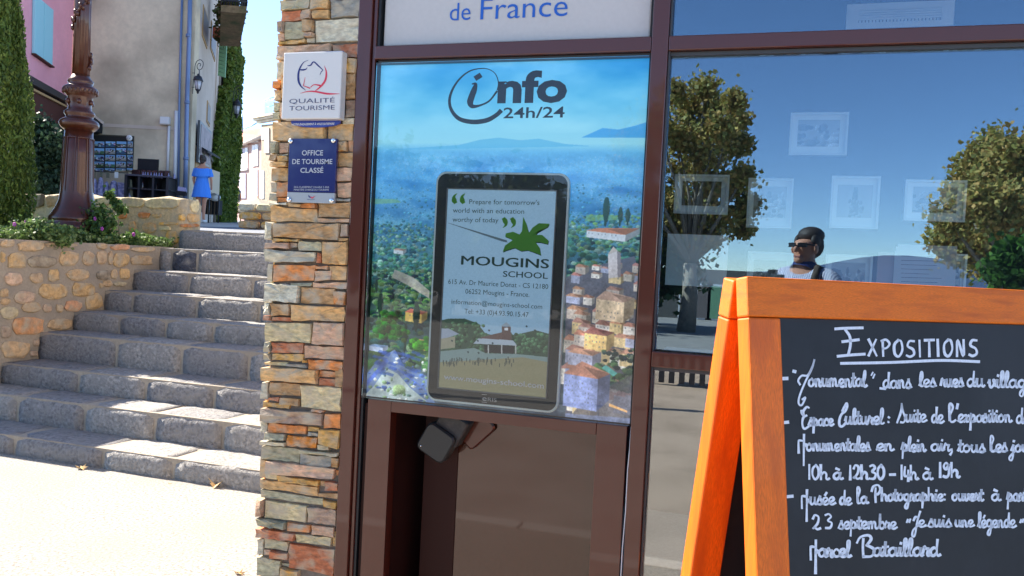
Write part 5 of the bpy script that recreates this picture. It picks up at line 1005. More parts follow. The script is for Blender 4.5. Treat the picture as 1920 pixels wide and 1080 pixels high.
# zinc pipes, junction box, cables on the cream face
pp = thing('rain_pipe', 'blue grey zinc rain pipe running down the corner of the cream house', 'pipe', CRM.at(0, 2)); mb = MB()
P = [CRM.pt(357, -30, .12), CRM.pt(355, 60, .12), CRM.pt(351, 180, .12), CRM.pt(348.5, 300, .12), CRM.pt(347, 372, .12)]; mb.tube(P, .055, 10); mb.build('pipe', M['pipe'], pp)
for p in [(353.5, 67), (350.5, 192), (348.5, 297)]:
    mb = MB(); c = CRM.pt(*p, .12); mb.tube([c-np.array([0, 0, .04]), c+np.array([0, 0, .04])], .068, 10); mb.build('pipe_clamp', M['pipe'], pp)
for (nm, lab, xs, r_, m_) in [('wall_pipe', 'pale pipe between the junction box and the rain pipe', [(331, 208), (327.5, 372)], .05, M['white']), ('wall_pipe', 'thin pale pipe dropping from the white junction box', [(317, 236), (314, 322)], .035, M['white']), ('wall_cable', 'grey cable bundle beside the rain pipe', [(342, -20), (338, 120), (336, 210), (334, 372)], .03, M['pipe'])]:
    mb = MB(); mb.tube([CRM.pt(*p, .06) for p in xs], r_, 8); tag(mb.build(nm, m_), lab, 'pipe' if 'pipe' in nm else 'cable')
jb = thing('junction_box', 'white junction box on the stained cream wall', 'box', CRM.pt(312, 227)); slab('cover', CRM, 304, 220, 320.5, 234, .0, .14, M['white'], jb, .01); slab('lip', CRM, 303, 233.5, 321, 236, .0, .15, M['cream2'], jb)
# postcard rack on the wall
rk = thing('postcard_rack', 'black board full of small landscape photographs with a round white clock like badge', 'display rack', CRM.pt(215, 380))
slab('board', CRM, 158, 251, 250, 322, .02, .06, M['black_plastic'], rk)
slab('header', CRM, 158, 251.5, 249.5, 258, .061, .07, mat('olive_header', (.05, .045, .03), .6), rk)
pg = random.Random(31); phs = []
for k in range(12):
    g_ = np.random.default_rng(50+k); a = Pic(30, 48); a.a[:14] = C(120, 165, 205)*g_.uniform(.7, 1.2); a.a[14:] = [C(60, 90, 60), C(70, 110, 150), C(150, 150, 140), C(40, 60, 60), C(90, 120, 60), C(60, 70, 100)][k % 6]*g_.uniform(.6, 1.3)
    for _ in range(14): a.blob(g_.uniform(0, 48), g_.uniform(8, 30), g_.uniform(2, 8), g_.uniform(1.5, 5), np.clip(g_.uniform(.05, .85)+g_.normal(0, .07, 3), 0, 1)); phs.append(None)
    M['card%d' % k] = image_mat('landscape_card', a.a, .5)
for r_ in range(5):
    for c_ in range(5):
        x0 = 158+c_*20.6-(2 if 1 else 0); y0 = 265+r_*12.6; xa, xb = max(158.5, x0+1.0-r_*.35), min(249, x0+19-r_*.35); sl_ = (c_-2)*1.0
        if xb-xa < 6 or y0+10 > 321: yb_ = min(y0+10.5, 320.5)
        else: yb_ = y0+10.5
        if yb_-y0 < 2: continue
        TL, TR, BR, BL = CRM.pt(xa, y0, .064), CRM.pt(xb, y0+.6, .064), CRM.pt(xb, yb_+.6, .064), CRM.pt(xa, yb_, .064); textured_quad('photo_card', [TL, TR, BR, BL], M['card%d' % pg.randrange(12)], rk, .003, -Fh)
mb = MB(); c = CRM.pt(243, 259, .07); mb.tube([c, c+np.array(-Fh)*.03], .075, 20); mb.build('round_badge', M['paper'], rk)
mb = MB(); c2 = CRM.pt(243, 259, .105); mb.tube([c2+np.array([0, 0, -.02]), c2+RH*.02+np.array([0, 0, .02])], .008, 6); mb.build('badge_print', M['black_iron'], rk)
bb = thing('wall_blackboard', 'small dark blue blackboard on the cream wall above the shelf', 'blackboard', CRM.pt(278, 325)); slab('slate', CRM, 260.5, 298.5, 296.5, 320, .03, .06, M['board'], bb); slab('frame', CRM, 259.5, 297.3, 297.5, 321.5, .0, .03, M['black_iron'], bb)
# rolls of printed fabric and tablecloths
fg = thing('fabric_stand', 'stand of hanging lavender patterned fabrics below the photographs', 'clothes stand', CRM.pt(210, 375)); slab('rail', CRM, 158, 323, 250, 326, .25, .30, M['black_iron'], fg)
M['fabric'] = mat('patterned_fabric', srgb((120, 120, 160)), .9, .004, 18, .5, dirt=srgb((190, 185, 205)), dscale=14); M['fabric2'] = mat('sand_fabric', srgb((110, 110, 92)), .9)
fr_ = random.Random(17)
for (xa, xb, ya, yb) in [(160, 168, 330, 372), (171, 181, 334, 372), (184, 193, 332, 372), (196, 203, 340, 372), (207, 219, 338, 372)]:
    P0 = CRM.pt(xa, ya, .35); P1 = CRM.pt(xb, yb, .35); cxx = (P0+P1)/2; W = np.linalg.norm((P1-P0)*np.array([1, 1, 0])); H = P0[2]-P1[2]; mb = MB(); b = cxx.copy(); b[2] = P1[2]
    mb.lathe(b, [(W*.62, 0), (W*.58, H*.3), (W*.5, H*.7), (W*.36, H*.93), (W*.1, H)], 12, flute=5, fa=.08); mb.build('fabric_roll', M['fabric'], fg)
mb = MB(); q = [(222, 342), (236, 343), (247, 371), (222, 371)]; mb.prism([CRM.pt(*p, .42) for p in q], -Fh, .05, bevel=.01); mb.build('tablecloth', M['fabric'], fg)
mb = MB(); q = [(237, 336), (248, 337), (250, 371), (244, 371)]; mb.prism([CRM.pt(*p, .40) for p in q], -Fh, .04, bevel=.01); mb.build('tablecloth', M['fabric2'], fg)
for (xa, xb) in [(172, 177), (185, 190), (199, 203), (211, 216), (226, 232)]: slab('hanger_tag', CRM, xa, 325, xb, 336, .30, .32, M['fabric2'] if xa != 226 else M['paper'], fg)
# shelf of goods
sh = thing('goods_shelf', 'dark low shelf of bottles and boxes outside the cream house', 'shelf', CRM.pt(292, 375))
SX = [(254, 257), (278.5, 280.5), (304.5, 306.5), (330, 333)]
for (a, b) in SX: slab('upright', CRM, a, 331+(a-254)*.06, b, 378, .15, .60, M['black_iron'], sh)
mb = MB(); q = [(254, 329.5), (334, 334.5), (334, 337), (254, 332.5)]; mb.prism([CRM.pt(*p, .15) for p in q], -Fh, .48); mb.build('top_board', mat('dark_shelf_board', (.07, .07, .1), .5), sh)
mb = MB(); q = [(254, 354), (334, 359), (334, 361), (254, 356.5)]; mb.prism([CRM.pt(*p, .16) for p in q], -Fh, .42); mb.build('middle_board', M['black_iron'], sh)
slab('back', CRM, 255, 333, 333, 378, .10, .14, M['dark'], sh)
gr_ = random.Random(6); M['bottle'] = mat('dark_bottle', (.03, .012, .012), .2, coat=.5); M['bottle2'] = mat('lilac_label', srgb((150, 150, 190)), .4)
for i, xx in enumerate([262, 270, 280, 291, 301.5, 313, 323]):
    P0 = CRM.pt(xx-4, 320.5+i*.35, .3); P1 = CRM.pt(xx+4, 331+i*.5, .3); o = slab('gift_box', CRM, xx-3.8, 320.5+i*.35, xx+3.4, 330.5+i*.55, .22, .34, M['bottle'], None); tag(o, '%s dark gift box from the left along the back of the goods shelf' % ['first', 'second', 'third', 'fourth', 'fifth', 'sixth', 'last'][i], 'box', 'dark gift boxes on the shelf')
for i, xx in enumerate([268, 272, 277, 283, 289, 293, 298, 303, 316, 327]):
    b = CRM.pt(xx, 332.0+i*.33, .5); hh = .13; bt = thing('small_bottle', ['little pale bottle, %s in the front row on the goods shelf' % w_ for w_ in ['first', 'second', 'third', 'fourth', 'fifth', 'sixth', 'seventh', 'eighth', 'ninth', 'tenth']][i], 'bottle', b, 0, 'little bottles on the shelf')
    mb = MB(); mb.lathe(b, [(.022, 0), (.024, .01), (.022, .075), (.009, .095), (.009, hh)], 8); mb.build('glass_body', M['bottle2'], bt)
for (xx, yy) in [(267, 353), (292, 355), (317, 357)]:
    b = CRM.pt(xx, yy+1.0, .42); mb = MB(); mb.lathe(b, [(.045, 0), (.048, .02), (.045, .15), (.02, .2), (.02, .25)], 10); o = mb.build('dark_bottle', M['bottle']); tag(o, {267: 'dark bottle in the left compartment of the goods shelf', 292: 'dark bottle in the middle compartment of the goods shelf', 317: 'dark bottle in the right compartment of the goods shelf'}[xx], 'bottle', 'dark bottles inside the shelf')
bx2 = thing('magazine_tray', 'tilted tray of bright leaflets at the right end of the goods shelf', 'tray', CRM.pt(342, 368)); mb = MB(); mb.prism([CRM.pt(*p, .7) for p in [(335, 350), (349, 352), (351, 361), (334, 360)]], -Fh, .04); mb.build('leaflets', M['card3'] if 0 else mat('leaflet_stack', srgb((170, 165, 200)), .6), bx2); mb = MB(); mb.prism([CRM.pt(*p, .66) for p in [(333, 358), (352, 360), (350, 368), (333, 366)]], -Fh, .1); mb.build('tray_box', M['dark'], bx2)
# wall lanterns
def lantern(name, org, Z, s, lab):
    """scroll bracket lantern; surveyed shape, s scales it about the place org (wall fixing)"""
    t = thing(name, lab, 'wall lantern', depth_pt(org[0], org[1], Z)); z = np.array([0, 0, 1.0]); o0 = depth_pt(org[0], org[1], Z); k = Z/FPX/6*s
    q = lambda x, y: o0+RH*((x-145)*k)+z*((900-y)*k)
    mb = MB(); mb.tube([q(133, 1055), q(140, 900), q(148, 790)], 4*k, 6); mb.tube([q(*p[:2]) for p in catmull([(148, 790, 0), (150, 735, 0), (168, 690, 0), (202, 670, 0), (234, 690, 0), (240, 728, 0), (226, 768, 0), (196, 784, 0), (176, 764, 0), (175, 730, 0), (196, 710, 0), (213, 724, 0), (205, 744, 0)], 4)], 4*k, 6)
    for y in (822, 982): mb.tube([q(122, y), q(150, y)], 4*k, 5)
    mb.tube([q(200, 784), q(200, 850)], 4*k, 6); mb.build('bracket', M['black_iron'], t)
    h_ = q(192, 905); mb = MB(); mb.lathe(h_, [(28*k, -100*k), (46*k, 0)], 6); mb.build('glass', M['lantern_glass'], t)
    mb = MB(); mb.lathe(h_, [(58*k, -4*k), (60*k, 4*k), (38*k, 48*k), (16*k, 56*k), (18*k, 66*k), (5*k, 80*k)], 6); mb.lathe(h_, [(5*k, -148*k), (14*k, -136*k), (16*k, -120*k), (30*k, -106*k), (30*k, -98*k)], 6)
    for j in range(6): a = 2*math.pi*j/6; mb.tube([h_+np.array([29*k*math.cos(a), 29*k*math.sin(a), -100*k]), h_+np.array([47*k*math.cos(a), 47*k*math.sin(a), 0])], 2.5*k, 4)
    mb.build('cap', M['black_iron'], t); return t
lantern('wall_lantern', (364, 150), 21.0, 1.0, 'black scroll bracket lantern with milky glass on the cream house corner')
# shop signs on the alley side
def hang_sign(px0_, py0_, px1_, py1_, h_, lab, name='shop_sign'):
    t = thing(name, lab, 'sign', SIDE.pt(px0_, py0_, .05)); mb = MB(); q = [SIDE.pt(px0_, py0_, .12), SIDE.pt(px1_, py1_, .12)]; q += [q[1]-np.array([0, 0, h_]), q[0]-np.array([0, 0, h_])]
    mb.prism(q, SIDE.n, .06); mb.build('frame', M['black_iron'], t); c = sum(q)/4; mb = MB(); mb.prism([c+(p-c)*.86+SIDE.n*.062 for p in q], SIDE.n, .012); mb.build('sign_face', mat('weathered_sign', srgb((165, 150, 150)), .7, 0, 4, .4), t); return t
hang_sign(371, 225, 393, 247, 1.1, 'slanted black framed shop sign above the woman in the blue dress')
aw = thing('small_awning', 'small dark slanting awning over the alley shop door', 'awning', SIDE.pt(384, 270, .1)); mb = MB(); P0, P1 = SIDE.pt(364, 270, .0), SIDE.pt(392, 285, .0); mb.prism([P0, P1, P1+SIDE.n*.35-np.array([0, 0, .2]), P0+SIDE.n*.35-np.array([0, 0, .2])], (0, 0, 1), .05); mb.build('cloth', M['dark'], aw)
dr = thing('shop_door', 'dark open shop entrance with hanging goods beside the woman', 'doorway', SIDE.pt(375, 380)); slab('opening', SIDE, 364, 276, 377, 398, .02, .05, M['dark'], dr); slab('door_frame', SIDE, 361.5, 272, 364, 400, .02, .09, M['tan_frame'], dr)
for (xx, yy, m_) in [(368, 288, 'fabric2'), (371, 294, 'fabric'), (375, 286, 'fabric2'), (380, 290, 'fabric'), (385, 296, 'fabric2'), (367, 300, 'paper')]:
    slab('hanging_goods', SIDE, xx-2, yy-5, xx+2.5, yy+7, .12, .2, M[m_], dr)
wb = thing('menu_board', 'large pale beige board standing in the alley beside the woman', 'board', SIDE.pt(402, 370, .5)); mb = MB(); q = [depth_pt(394, 316.5, 23.5), depth_pt(412.5, 323, 24.0), depth_pt(411, 365, 24.0), depth_pt(393, 359, 23.5)]; mb.prism(q, -Fh, .03); mb.build('panel', mat('beige_board', srgb((205, 190, 165)), .8), wb)
mb = MB(); [mb.tube([p, p-np.array([0, 0, 1.0])], .02, 6) for p in q[2:]]; mb.build('leg', M['black_iron'], wb)
crt = thing('goods_crate', 'dark slatted crate with a white bundle below the beige board', 'crate', depth_pt(400, 405, 24.0)); mb = MB(); c0 = depth_pt(400, 389, 24.3); mb.box(c0, (.42, .3, .42), (RH, Fh, np.array([0, 0, 1.0]))); mb.build('box', M['dark'], crt)
for i in range(5): mb = MB(); mb.box(c0+RH*(-.2+i*.1)-Fh*.17, (.03, .02, .44), (RH, Fh, np.array([0, 0, 1.0]))); mb.build('slat', mat('slat_wood', (.12, .08, .05), .8), crt)
mb = MB(); mb.ball(depth_pt(403, 370, 24.1), (.17, .14, .12), 10, 6); tag(mb.build('white_bundle', M['paper']), 'white cloth bundle lying on the dark crate', 'bundle')
# ivy house and balcony
K2 = K0+d1*7.0; IV = Plane(K2+SIDE.n*.04, SIDE.n); ih = thing('ivy_house', 'alley house overgrown with green creeper, with a balcony', 'house', K2)
wallbox('wall', IV.p, IV.p+d1*9, 2.0, 12.5, .4, M['cream2'], ih)
Pb = depth_pt(444, 500, 33.5); wallbox('wall', IV.p+d1*9, IV.p+d1*9-RH*5, 2.0, 12.5, .4, M['cream'], ih, -1)
P0 = IV.pt(414.5, 74, .02); u0, v0 = IV.uv(P0)
def onside(u, v, o): return IV.at(u, v, o)
def ivy(g_, n):
    t_ = g_.uniform(-.6, 9.2, n); z = g_.uniform(2.3, 10.8, n); lim = np.interp(t_, [-.6, 0, 1.2, 2.5, 5, 9.2], [4.8, 6.0, 7.2, 8.6, 9.8, 9.6])+.5*np.sin(t_*3)
    low = np.interp(t_, [-.3, .6, 1.8, 6, 15], [4.4, 3.4, 2.2, 2.2, 2.2]); hole = ((t_ > .3) & (t_ < 2.0) & (z > 5.6) & (np.sin(z*2)+np.sin(t_*6) > .6)); keep = (z < lim) & (z > low) & ~hole; t_, z = t_[keep], z[keep]; m_ = len(t_)
    o = .03+.28*g_.random(m_)**2*(.35+.65*(np.sin(t_*1.7)*np.sin(z*1.3)+1)*.5)+np.interp(t_, [0, 3, 9], [.0, .15, .2])
    return IV.p[None]+d1[None]*t_[:, None]+np.array([0, 0, 1.0])[None]*(z-IV.p[2])[:, None]+IV.n[None]*o[:, None], np.ones(m_)
iv = thing('ivy', 'dense green creeper covering the alley house wall', 'creeper', IV.p); leaf_cloud('leaves', ivy, 60000, .15, iv, [(.09, .15, .02), (.13, .19, .03), (.06, .10, .018), (.17, .22, .04)], 21, 1.1)
mb = MB(); [mb.tube([IV.at(0, 0)+d1*t_+np.array([0, 0, z_])+IV.n*.05 for t_, z_ in ((a, 2.2), (a+.3, 5), (a-.2, 8), (a+.2, 9.5))], [.05, .04, .02, .01], 5) for a in (.8, 2.5, 5, 7.5)]; mb.build('stem', M['bark'], iv)
gs = thing('green_shutter', 'pale green shutter standing open below the balcony', 'shutter', depth_pt(419, 100, 25)); q = [depth_pt(412.5, 72, 26), depth_pt(426.5, 76, 26), depth_pt(423, 146, 26), depth_pt(409.5, 142, 26)]
mb = MB(); mb.prism(q, -Fh, .06, bevel=.01); mb.build('leaf_panel', M['shutter_green'], gs); c = sum(q)/4
for i in range(9):
    a = q[0]*(1-(i+.7)/9.8)+q[3]*((i+.7)/9.8); b = q[1]*(1-(i+.7)/9.8)+q[2]*((i+.7)/9.8); mb = MB(); mb.tube([a*.86+b*.14-Fh*.07, a*.14+b*.86-Fh*.07], .012, 4); mb.build('louvre', mat('darker_green', srgb((100, 140, 110)), .6) if i == 0 else bpy.data.materials['darker_green'], gs)
bal = thing('balcony', 'dark railed balcony with hanging plants high on the ivy house', 'balcony', depth_pt(430, 60, 24)); nb = IV.n
Zb = 24.0; q = [depth_pt(414, 39, Zb), depth_pt(457, 44, Zb), depth_pt(460, 80, Zb-2.0), depth_pt(412, 74, Zb-2.0)]; zlev = q[0][2]
fl_ = [depth_pt(414, 39, 25.0), depth_pt(451, 44, 25.0), depth_pt(460, 80, 21.5), depth_pt(412, 72, 21.5)]; zf = np.mean([p[2] for p in fl_]); Bp = [np.array([p[0], p[1], zf]) for p in fl_]
mb = MB(); mb.prism(Bp, (0, 0, 1), .18); mb.build('slab', mat('mossy_slab', srgb((120, 100, 70)), .9, .01, 10, .4, dirt=(.05, .07, .02), dscale=2), bal)
def rails(A, B, n_, hgt=1.1):
    for i in range(n_+1):
        p = A+(B-A)*i/n_; mb = MB(); mb.tube([p, p+np.array([0, 0, hgt])], .014, 5); mb.build('baluster', M['black_iron'], bal)
    for z in (.12, hgt): mb = MB(); mb.tube([A+np.array([0, 0, z]), B+np.array([0, 0, z])], .022, 6); mb.build('railing', M['black_iron'], bal)
up_ = np.array([0, 0, .18]); rails(Bp[0]+up_, Bp[1]+up_, 9); rails(Bp[1]+up_, Bp[2]+up_, 16); rails(Bp[2]+up_, Bp[3]+up_, 9)
cs = [(*(Bp[0]*(1-a)+Bp[1]*a+np.array([0, 0, z])), .3) for a, z in [(.1, .3), (.25, .6), (.4, .9), (.55, 1.2), (.3, 1.2), (.45, .5), (.15, 1.0), (.6, .8), (.35, 1.6), (.2, 1.8)]]
bpn = thing('balcony_plants', 'hanging green and rusty plants behind the balcony railing', 'plants', Bp[0]); leaf_cloud('foliage', clumps(cs), 4200, .11, bpn, [(.06, .09, .02), (.13, .08, .03), (.09, .1, .03)], 25); mb = MB(); mb.box((Bp[0]+Bp[1])/2+np.array([0, 0, .36])+(Bp[0]-Bp[1])*.15, (.8, .25, .3), (RH, Fh, np.array([0, 0, 1.0]))); mb.build('planter_box', M['roof'], bpn)
lantern('wall_lantern', (437, 197), 30, .95, 'second wall lantern sticking out from the ivy into the sky')
# far houses
fp = thing('far_pink_house', 'sunlit pale pink house with white shutters at the end of the alley', 'house', depth_pt(465, 395, 46)); FPK = Plane(depth_pt(465, 395, 78), -(.45*Fh+.9*RH))
M['pale_pink'] = mat('pale_pink_render', (.42, .27, .235), .9)
P = [FPK.pt(438, 430), FPK.pt(491, 430), FPK.pt(491, 258), FPK.pt(438, 276)]; mb = MB(); mb.prism(P, FPK.n*-1, 5.0); mb.build('wall', M['pale_pink'], fp)
mb = MB(); a, b = FPK.pt(436, 275, .5), FPK.pt(494, 254, .5); a2, b2 = FPK.pt(440, 248, -3), FPK.pt(494, 241, -3); mb.prism([a, b, b2, a2], (0, 0, 1), .15); mb.build('roof', M['roof'], fp)
mb = MB(); mb.tube([a+np.array([0, 0, -.05]), b+np.array([0, 0, -.05])], .16, 6); mb.build('gutter', M['cream2'], fp)
M['grey_lav'] = mat('grey_lavender_shutter', srgb((165, 160, 175)), .7)
def pslab(name, plane, xa, ya, xb, yb, t0, t1, m, parent, sk=0.0):
    mb = MB(); mb.prism([plane.pt(xa, yb, t0), plane.pt(xb, yb+sk, t0), plane.pt(xb, ya+sk, t0), plane.pt(xa, ya, t0)], plane.n, t1-t0); return mb.build(name, m, parent)
for (xa, xb, ya, yb, m_) in [(449.5, 455, 278, 317, 'white'), (455, 461, 278, 317, 'grey_lav'), (461, 465.5, 277, 316, 'white'), (474, 479, 272, 312, 'white'), (479.5, 485, 271, 311, 'white'), (450, 462, 325, 372, 'grey_lav'), (474, 484, 318, 372, 'white')]: pslab('window_shutter', FPK, xa, ya, xb, yb, .02, .10, M[m_], fp)
for (xa, xb, ya, yb) in [(448, 466, 270, 274), (472, 487, 264, 268), (446, 466, 317, 321)]: pslab('lintel', FPK, xa, ya, xb, yb, .02, .18, M['white'], fp, -2)
fc = thing('far_stone_house', 'old stone and render house with cornice and balcony, half behind the stone pillar', 'house', depth_pt(505, 400, 34)); FCP = Plane(depth_pt(500, 400, 62), -(.5*Fh+.87*RH))
mb = MB(); mb.prism([FCP.pt(490, 430), FCP.pt(540, 430), FCP.pt(540, 230), FCP.pt(490, 234)], -FCP.n, 4); mb.build('wall', mat('old_stone_render', (.33, .26, .18), .9, .01, 5, .3), fc)
for i, (xa, ya, xb, yb) in enumerate([(483, 220, 540, 224), (485, 224.3, 540, 228), (488, 228.3, 540, 232)]): pslab('cornice', FCP, xa, ya, xb, yb, -.1, .45-.12*i, M['cream'], fc, -9)
pslab('window_shutter', FCP, 497, 240, 506, 287, .02, .1, M['cream2'], fc); pslab('quoin', FCP, 491, 240, 495, 262, .01, .06, M['white'], fc); pslab('quoin', FCP, 491, 320, 496, 372, .01, .06, M['white'], fc)
for i in range(8): mb = MB(); mb.tube([depth_pt(497.5+i*2.4, 187-i*.9, 58), depth_pt(497+i*2.4, 218, 58)], .012, 5); mb.build('baluster', M['pipe'], fc)
for y in (187, 202, 217): mb = MB(); mb.tube([depth_pt(497, y, 58), depth_pt(518, y-6, 58)], .016, 5); mb.build('railing', M['pipe'], fc)
# aerial wire and antenna
mb = MB(); mb.tube([depth_pt(*p) for p in [(452, 243, 44), (462, 240, 44), (472, 236, 44), (481, 231, 44)]], .03, 5); mb.tube([depth_pt(455, 250, 44), depth_pt(454, 215, 44)], .03, 5); tag(mb.build('aerial_wire', M['pipe']), 'thin wire and mast above the far pink roof', 'wire')
# parasols
def parasol(c, R0, H, lab):
    t = thing('parasol', lab, 'parasol', c); c = np.array(c, float); mb = MB(); top = c+np.array([0, 0, H]); n = 8; vs = [top]+[c+np.array([R0*math.cos(2*math.pi*k/n), R0*math.sin(2*math.pi*k/n), H-R0*.36]) for k in range(n)]
    vs += [v-np.array([0, 0, .1]) for v in vs[1:]]; mb.add(vs, [(0, k+1, (k+1) % n+1) for k in range(n)]+[(k+1, k+1+n, (k+1) % n+1+n, (k+1) % n+1) for k in range(n)]); mb.build('canopy', M['canvas'], t)
    mb = MB(); mb.tube([c, top+np.array([0, 0, .08])], .03, 8); mb.build('pole', M['tan_frame'], t); mb = MB(); [mb.tube([c+np.array([0, 0, H-.55]), vs[k+1]*.5+top*.5], .012, 4) for k in range(n)]; mb.build('rib', M['tan_frame'], t)
c = depth_pt(482, 401, 27); parasol((c[0], c[1], alley_z(c[1])), 1.0, 0, 'x') if 0 else None
def par_at(pxc, ptop, Z, R0, lab):
    top = depth_pt(pxc, ptop, Z); g = alley_z(top[1]); parasol((top[0], top[1], g), R0, top[2]-g, lab)
par_at(483, 371, 39.5, 1.0, 'larger cream parasol above the low wall, close to the stone pillar'); par_at(452, 383, 44, 1.0, 'smaller cream parasol farther up behind the low wall')
tbl = thing('cafe_table', 'reddish table top under the parasols behind the low wall', 'table', depth_pt(494, 401, 28)); mb = MB(); mb.box(depth_pt(494, 399, 38), (.75, .75, .08), (RH, Fh, np.array([0, 0, 1.0]))); mb.build('top', M['roof'], tbl); mb = MB(); cc = depth_pt(494, 400, 38); mb.tube([cc, cc-np.array([0, 0, .8])], .03, 6); mb.build('leg', M['black_iron'], tbl)
# pink house with awnings on the left
ph = thing('pink_house', 'pink rendered house with light blue shutter at the left', 'house', K1); Pn = K1-d2*6.0
mb = MB(); wallbox('wall', Pn, K1-d2*.02, 1.5, 8.7, .3, M['pink'], ph)  # unseen near end and height sized to throw shade on the alley
sh_ = thing('blue_shutter', 'closed light blue window shutter on the pink wall', 'shutter', PNK.pt(78, 60)); q = [PNK.pt(61, -12), PNK.pt(95.5, 18), PNK.pt(93.5, 123.5), PNK.pt(60, 99)]; q2 = [(61, -12), (78, 3), (76.5, 111.5), (60, 99)]; q3 = [(79, 4), (95.5, 18), (93.5, 123.5), (77.5, 112.2)]
for Q in (q2, q3): mb = MB(); mb.prism([PNK.pt(*p, .01) for p in Q], PNK.n, .06, bevel=.01); mb.build('shutter_leaf', M['shutter_blue'], sh_)
mb = MB(); mb.prism([PNK.pt(*p, .01) for p in [(59, 99.5), (94.5, 124.5), (94, 127), (59, 102)]], PNK.n, .10); mb.build('sill', M['brown_awning'], sh_)
a1 = thing('shop_awning', 'long dark brown awning box above the pink house shop front', 'awning', PNK.pt(85, 190)); 
mb = MB(); mb.prism([PNK.pt(*p, .02) for p in [(20, 131), (121, 187), (122, 198), (20, 146)]], PNK.n, .25, bevel=.03); mb.build('housing', M['black_iron'], a1)
mb = MB(); mb.prism([PNK.pt(*p, .05) for p in [(20, 149), (121, 200), (122, 243), (20, 208)]], PNK.n, .08); mb.build('valance', M['brown_awning'], a1)
mb = MB(); mb.prism([PNK.pt(*p, .14) for p in [(20, 145), (121, 197), (121.5, 201), (20, 150)]], PNK.n, .05); mb.build('trim', M['tan_frame'], a1)
so_ = thing('glazed_recess', 'dark glazed shop front under the brown awning', 'shop front', PNK.pt(85, 300)); mb = MB(); mb.prism([PNK.pt(*p, .0) for p in [(0, 205), (121, 246), (119, 395), (0, 395)]], PNK.n, .03); mb.build('opening', M['dark'], so_)
for (xa, ya, xb, yb) in [(66, 330, 76, 352), (60, 300, 64, 360), (84, 325, 87, 370)]: slab('display', PNK, xa, ya, xb, yb, .04, .08, M['pale_pink'] if xa == 66 else M['shutter_green'], so_)
a3 = thing('second_awning', 'short dark awning with white edge beside the lamp post', 'awning', CRM.pt(180, 240)); mb = MB(); mb.prism([CRM.pt(*p, .02) for p in [(150, 214), (176, 219), (192.5, 232), (192, 250), (150, 258)]], -Fh, .7); mb.build('cloth', M['dark'], a3); mb = MB(); mb.prism([CRM.pt(*p, .74) for p in [(174, 216), (178, 216), (195, 229), (194, 233)]], -Fh, .05); mb.build('edge', M['cream2'], a3)
# ------------------------------------------------------------------ people
def skin_mesh(name, joints, edges, mat_, parent, lv=2):
    """one continuous surface grown round a skeleton: joints {name: (x,y,z,radius)} in local metres"""
    keys = list(joints); me = bpy.data.meshes.new(name); me.from_pydata([joints[k][:3] for k in keys], [(keys.index(a), keys.index(b)) for a, b in edges], [])
    o = bpy.data.objects.new(name, me); link(o); sk = o.modifiers.new('s', 'SKIN'); sk.use_smooth_shade = True
    for i, k in enumerate(keys):
        r_ = joints[k][3]; me.skin_vertices[0].data[i].radius = (r_, joints[k][4]) if len(joints[k]) > 4 else (r_, r_); me.skin_vertices[0].data[i].use_root = (i == 0)
    su = o.modifiers.new('u', 'SUBSURF'); su.levels = lv; su.render_levels = lv; bpy.context.view_layer.update()
    nm = bpy.data.meshes.new_from_object(o.evaluated_get(bpy.context.evaluated_depsgraph_get())); bpy.data.objects.remove(o)
    nm.materials.clear(); nm.materials.append(mat_); nm.polygons.foreach_set('use_smooth', [True]*len(nm.polygons)); r = bpy.data.objects.new(name, nm); link(r, parent); return r
class Loc(MB):
    """shapes in the thing's own frame"""
    def build(s, name, m, parent, **k):
        p = parent.matrix_basis; s.v = [tuple(p @ Vector(v)) for v in s.v]; return MB.build(s, name, m, parent, **k)
# woman in the alley, seen from behind, walking away
wz = alley_z(15.8); WPOS = depth_pt(376, 417, 20.6)
wm = thing('person', 'woman in an off shoulder blue dress and white shoes seen from behind in the alley', 'person', WPOS, -YAW*0+rad(17.4)); 
J = {'pelvis': (0, 0, .86, .115, .10), 'waist': (0, 0, 1.02, .105, .08), 'chest': (0, 0, 1.2, .13, .085), 'neckb': (0, .0, 1.37, .06), 'neck': (0, .01, 1.44, .042), 'head': (0, .02, 1.53, .072, .08), 'crown': (0, .015, 1.6, .07, .08),
     'shl': (-.155, 0, 1.33, .045), 'ell': (-.23, .03, 1.08, .034), 'wrl': (-.21, .12, .86, .024), 'hal': (-.2, .14, .78, .026), 'shr': (.155, 0, 1.33, .045), 'elr': (.225, -.0, 1.08, .034), 'wrr': (.2, .1, .9, .024), 'har': (.19, .13, .82, .026),
     'hl': (-.085, 0, .78, .085), 'kl': (-.08, .03, .46, .052), 'al': (-.07, -.03, .1, .032), 'fl': (-.07, .08, .035, .03), 'hr': (.085, 0, .78, .085), 'kr': (.07, .0, .46, .052), 'ar': (.07, 0, .1, .032), 'fr': (.07, .12, .035, .03)}
E_ = [('pelvis', 'waist'), ('waist', 'chest'), ('chest', 'neckb'), ('neckb', 'neck'), ('neck', 'head'), ('head', 'crown'), ('neckb', 'shl'), ('shl', 'ell'), ('ell', 'wrl'), ('wrl', 'hal'), ('neckb', 'shr'), ('shr', 'elr'), ('elr', 'wrr'), ('wrr', 'har'),
      ('pelvis', 'hl'), ('hl', 'kl'), ('kl', 'al'), ('al', 'fl'), ('pelvis', 'hr'), ('hr', 'kr'), ('kr', 'ar'), ('ar', 'fr')]
skin_mesh('body', J, E_, M['skin'], wm)
m_ = Loc(); prof = [(.255, .195, .62), (.25, .19, .66), (.215, .165, .85), (.17, .135, 1.02), (.155, .12, 1.10), (.168, .125, 1.18), (.172, .12, 1.27), (.165, .11, 1.33)]; n = 28; vs = []
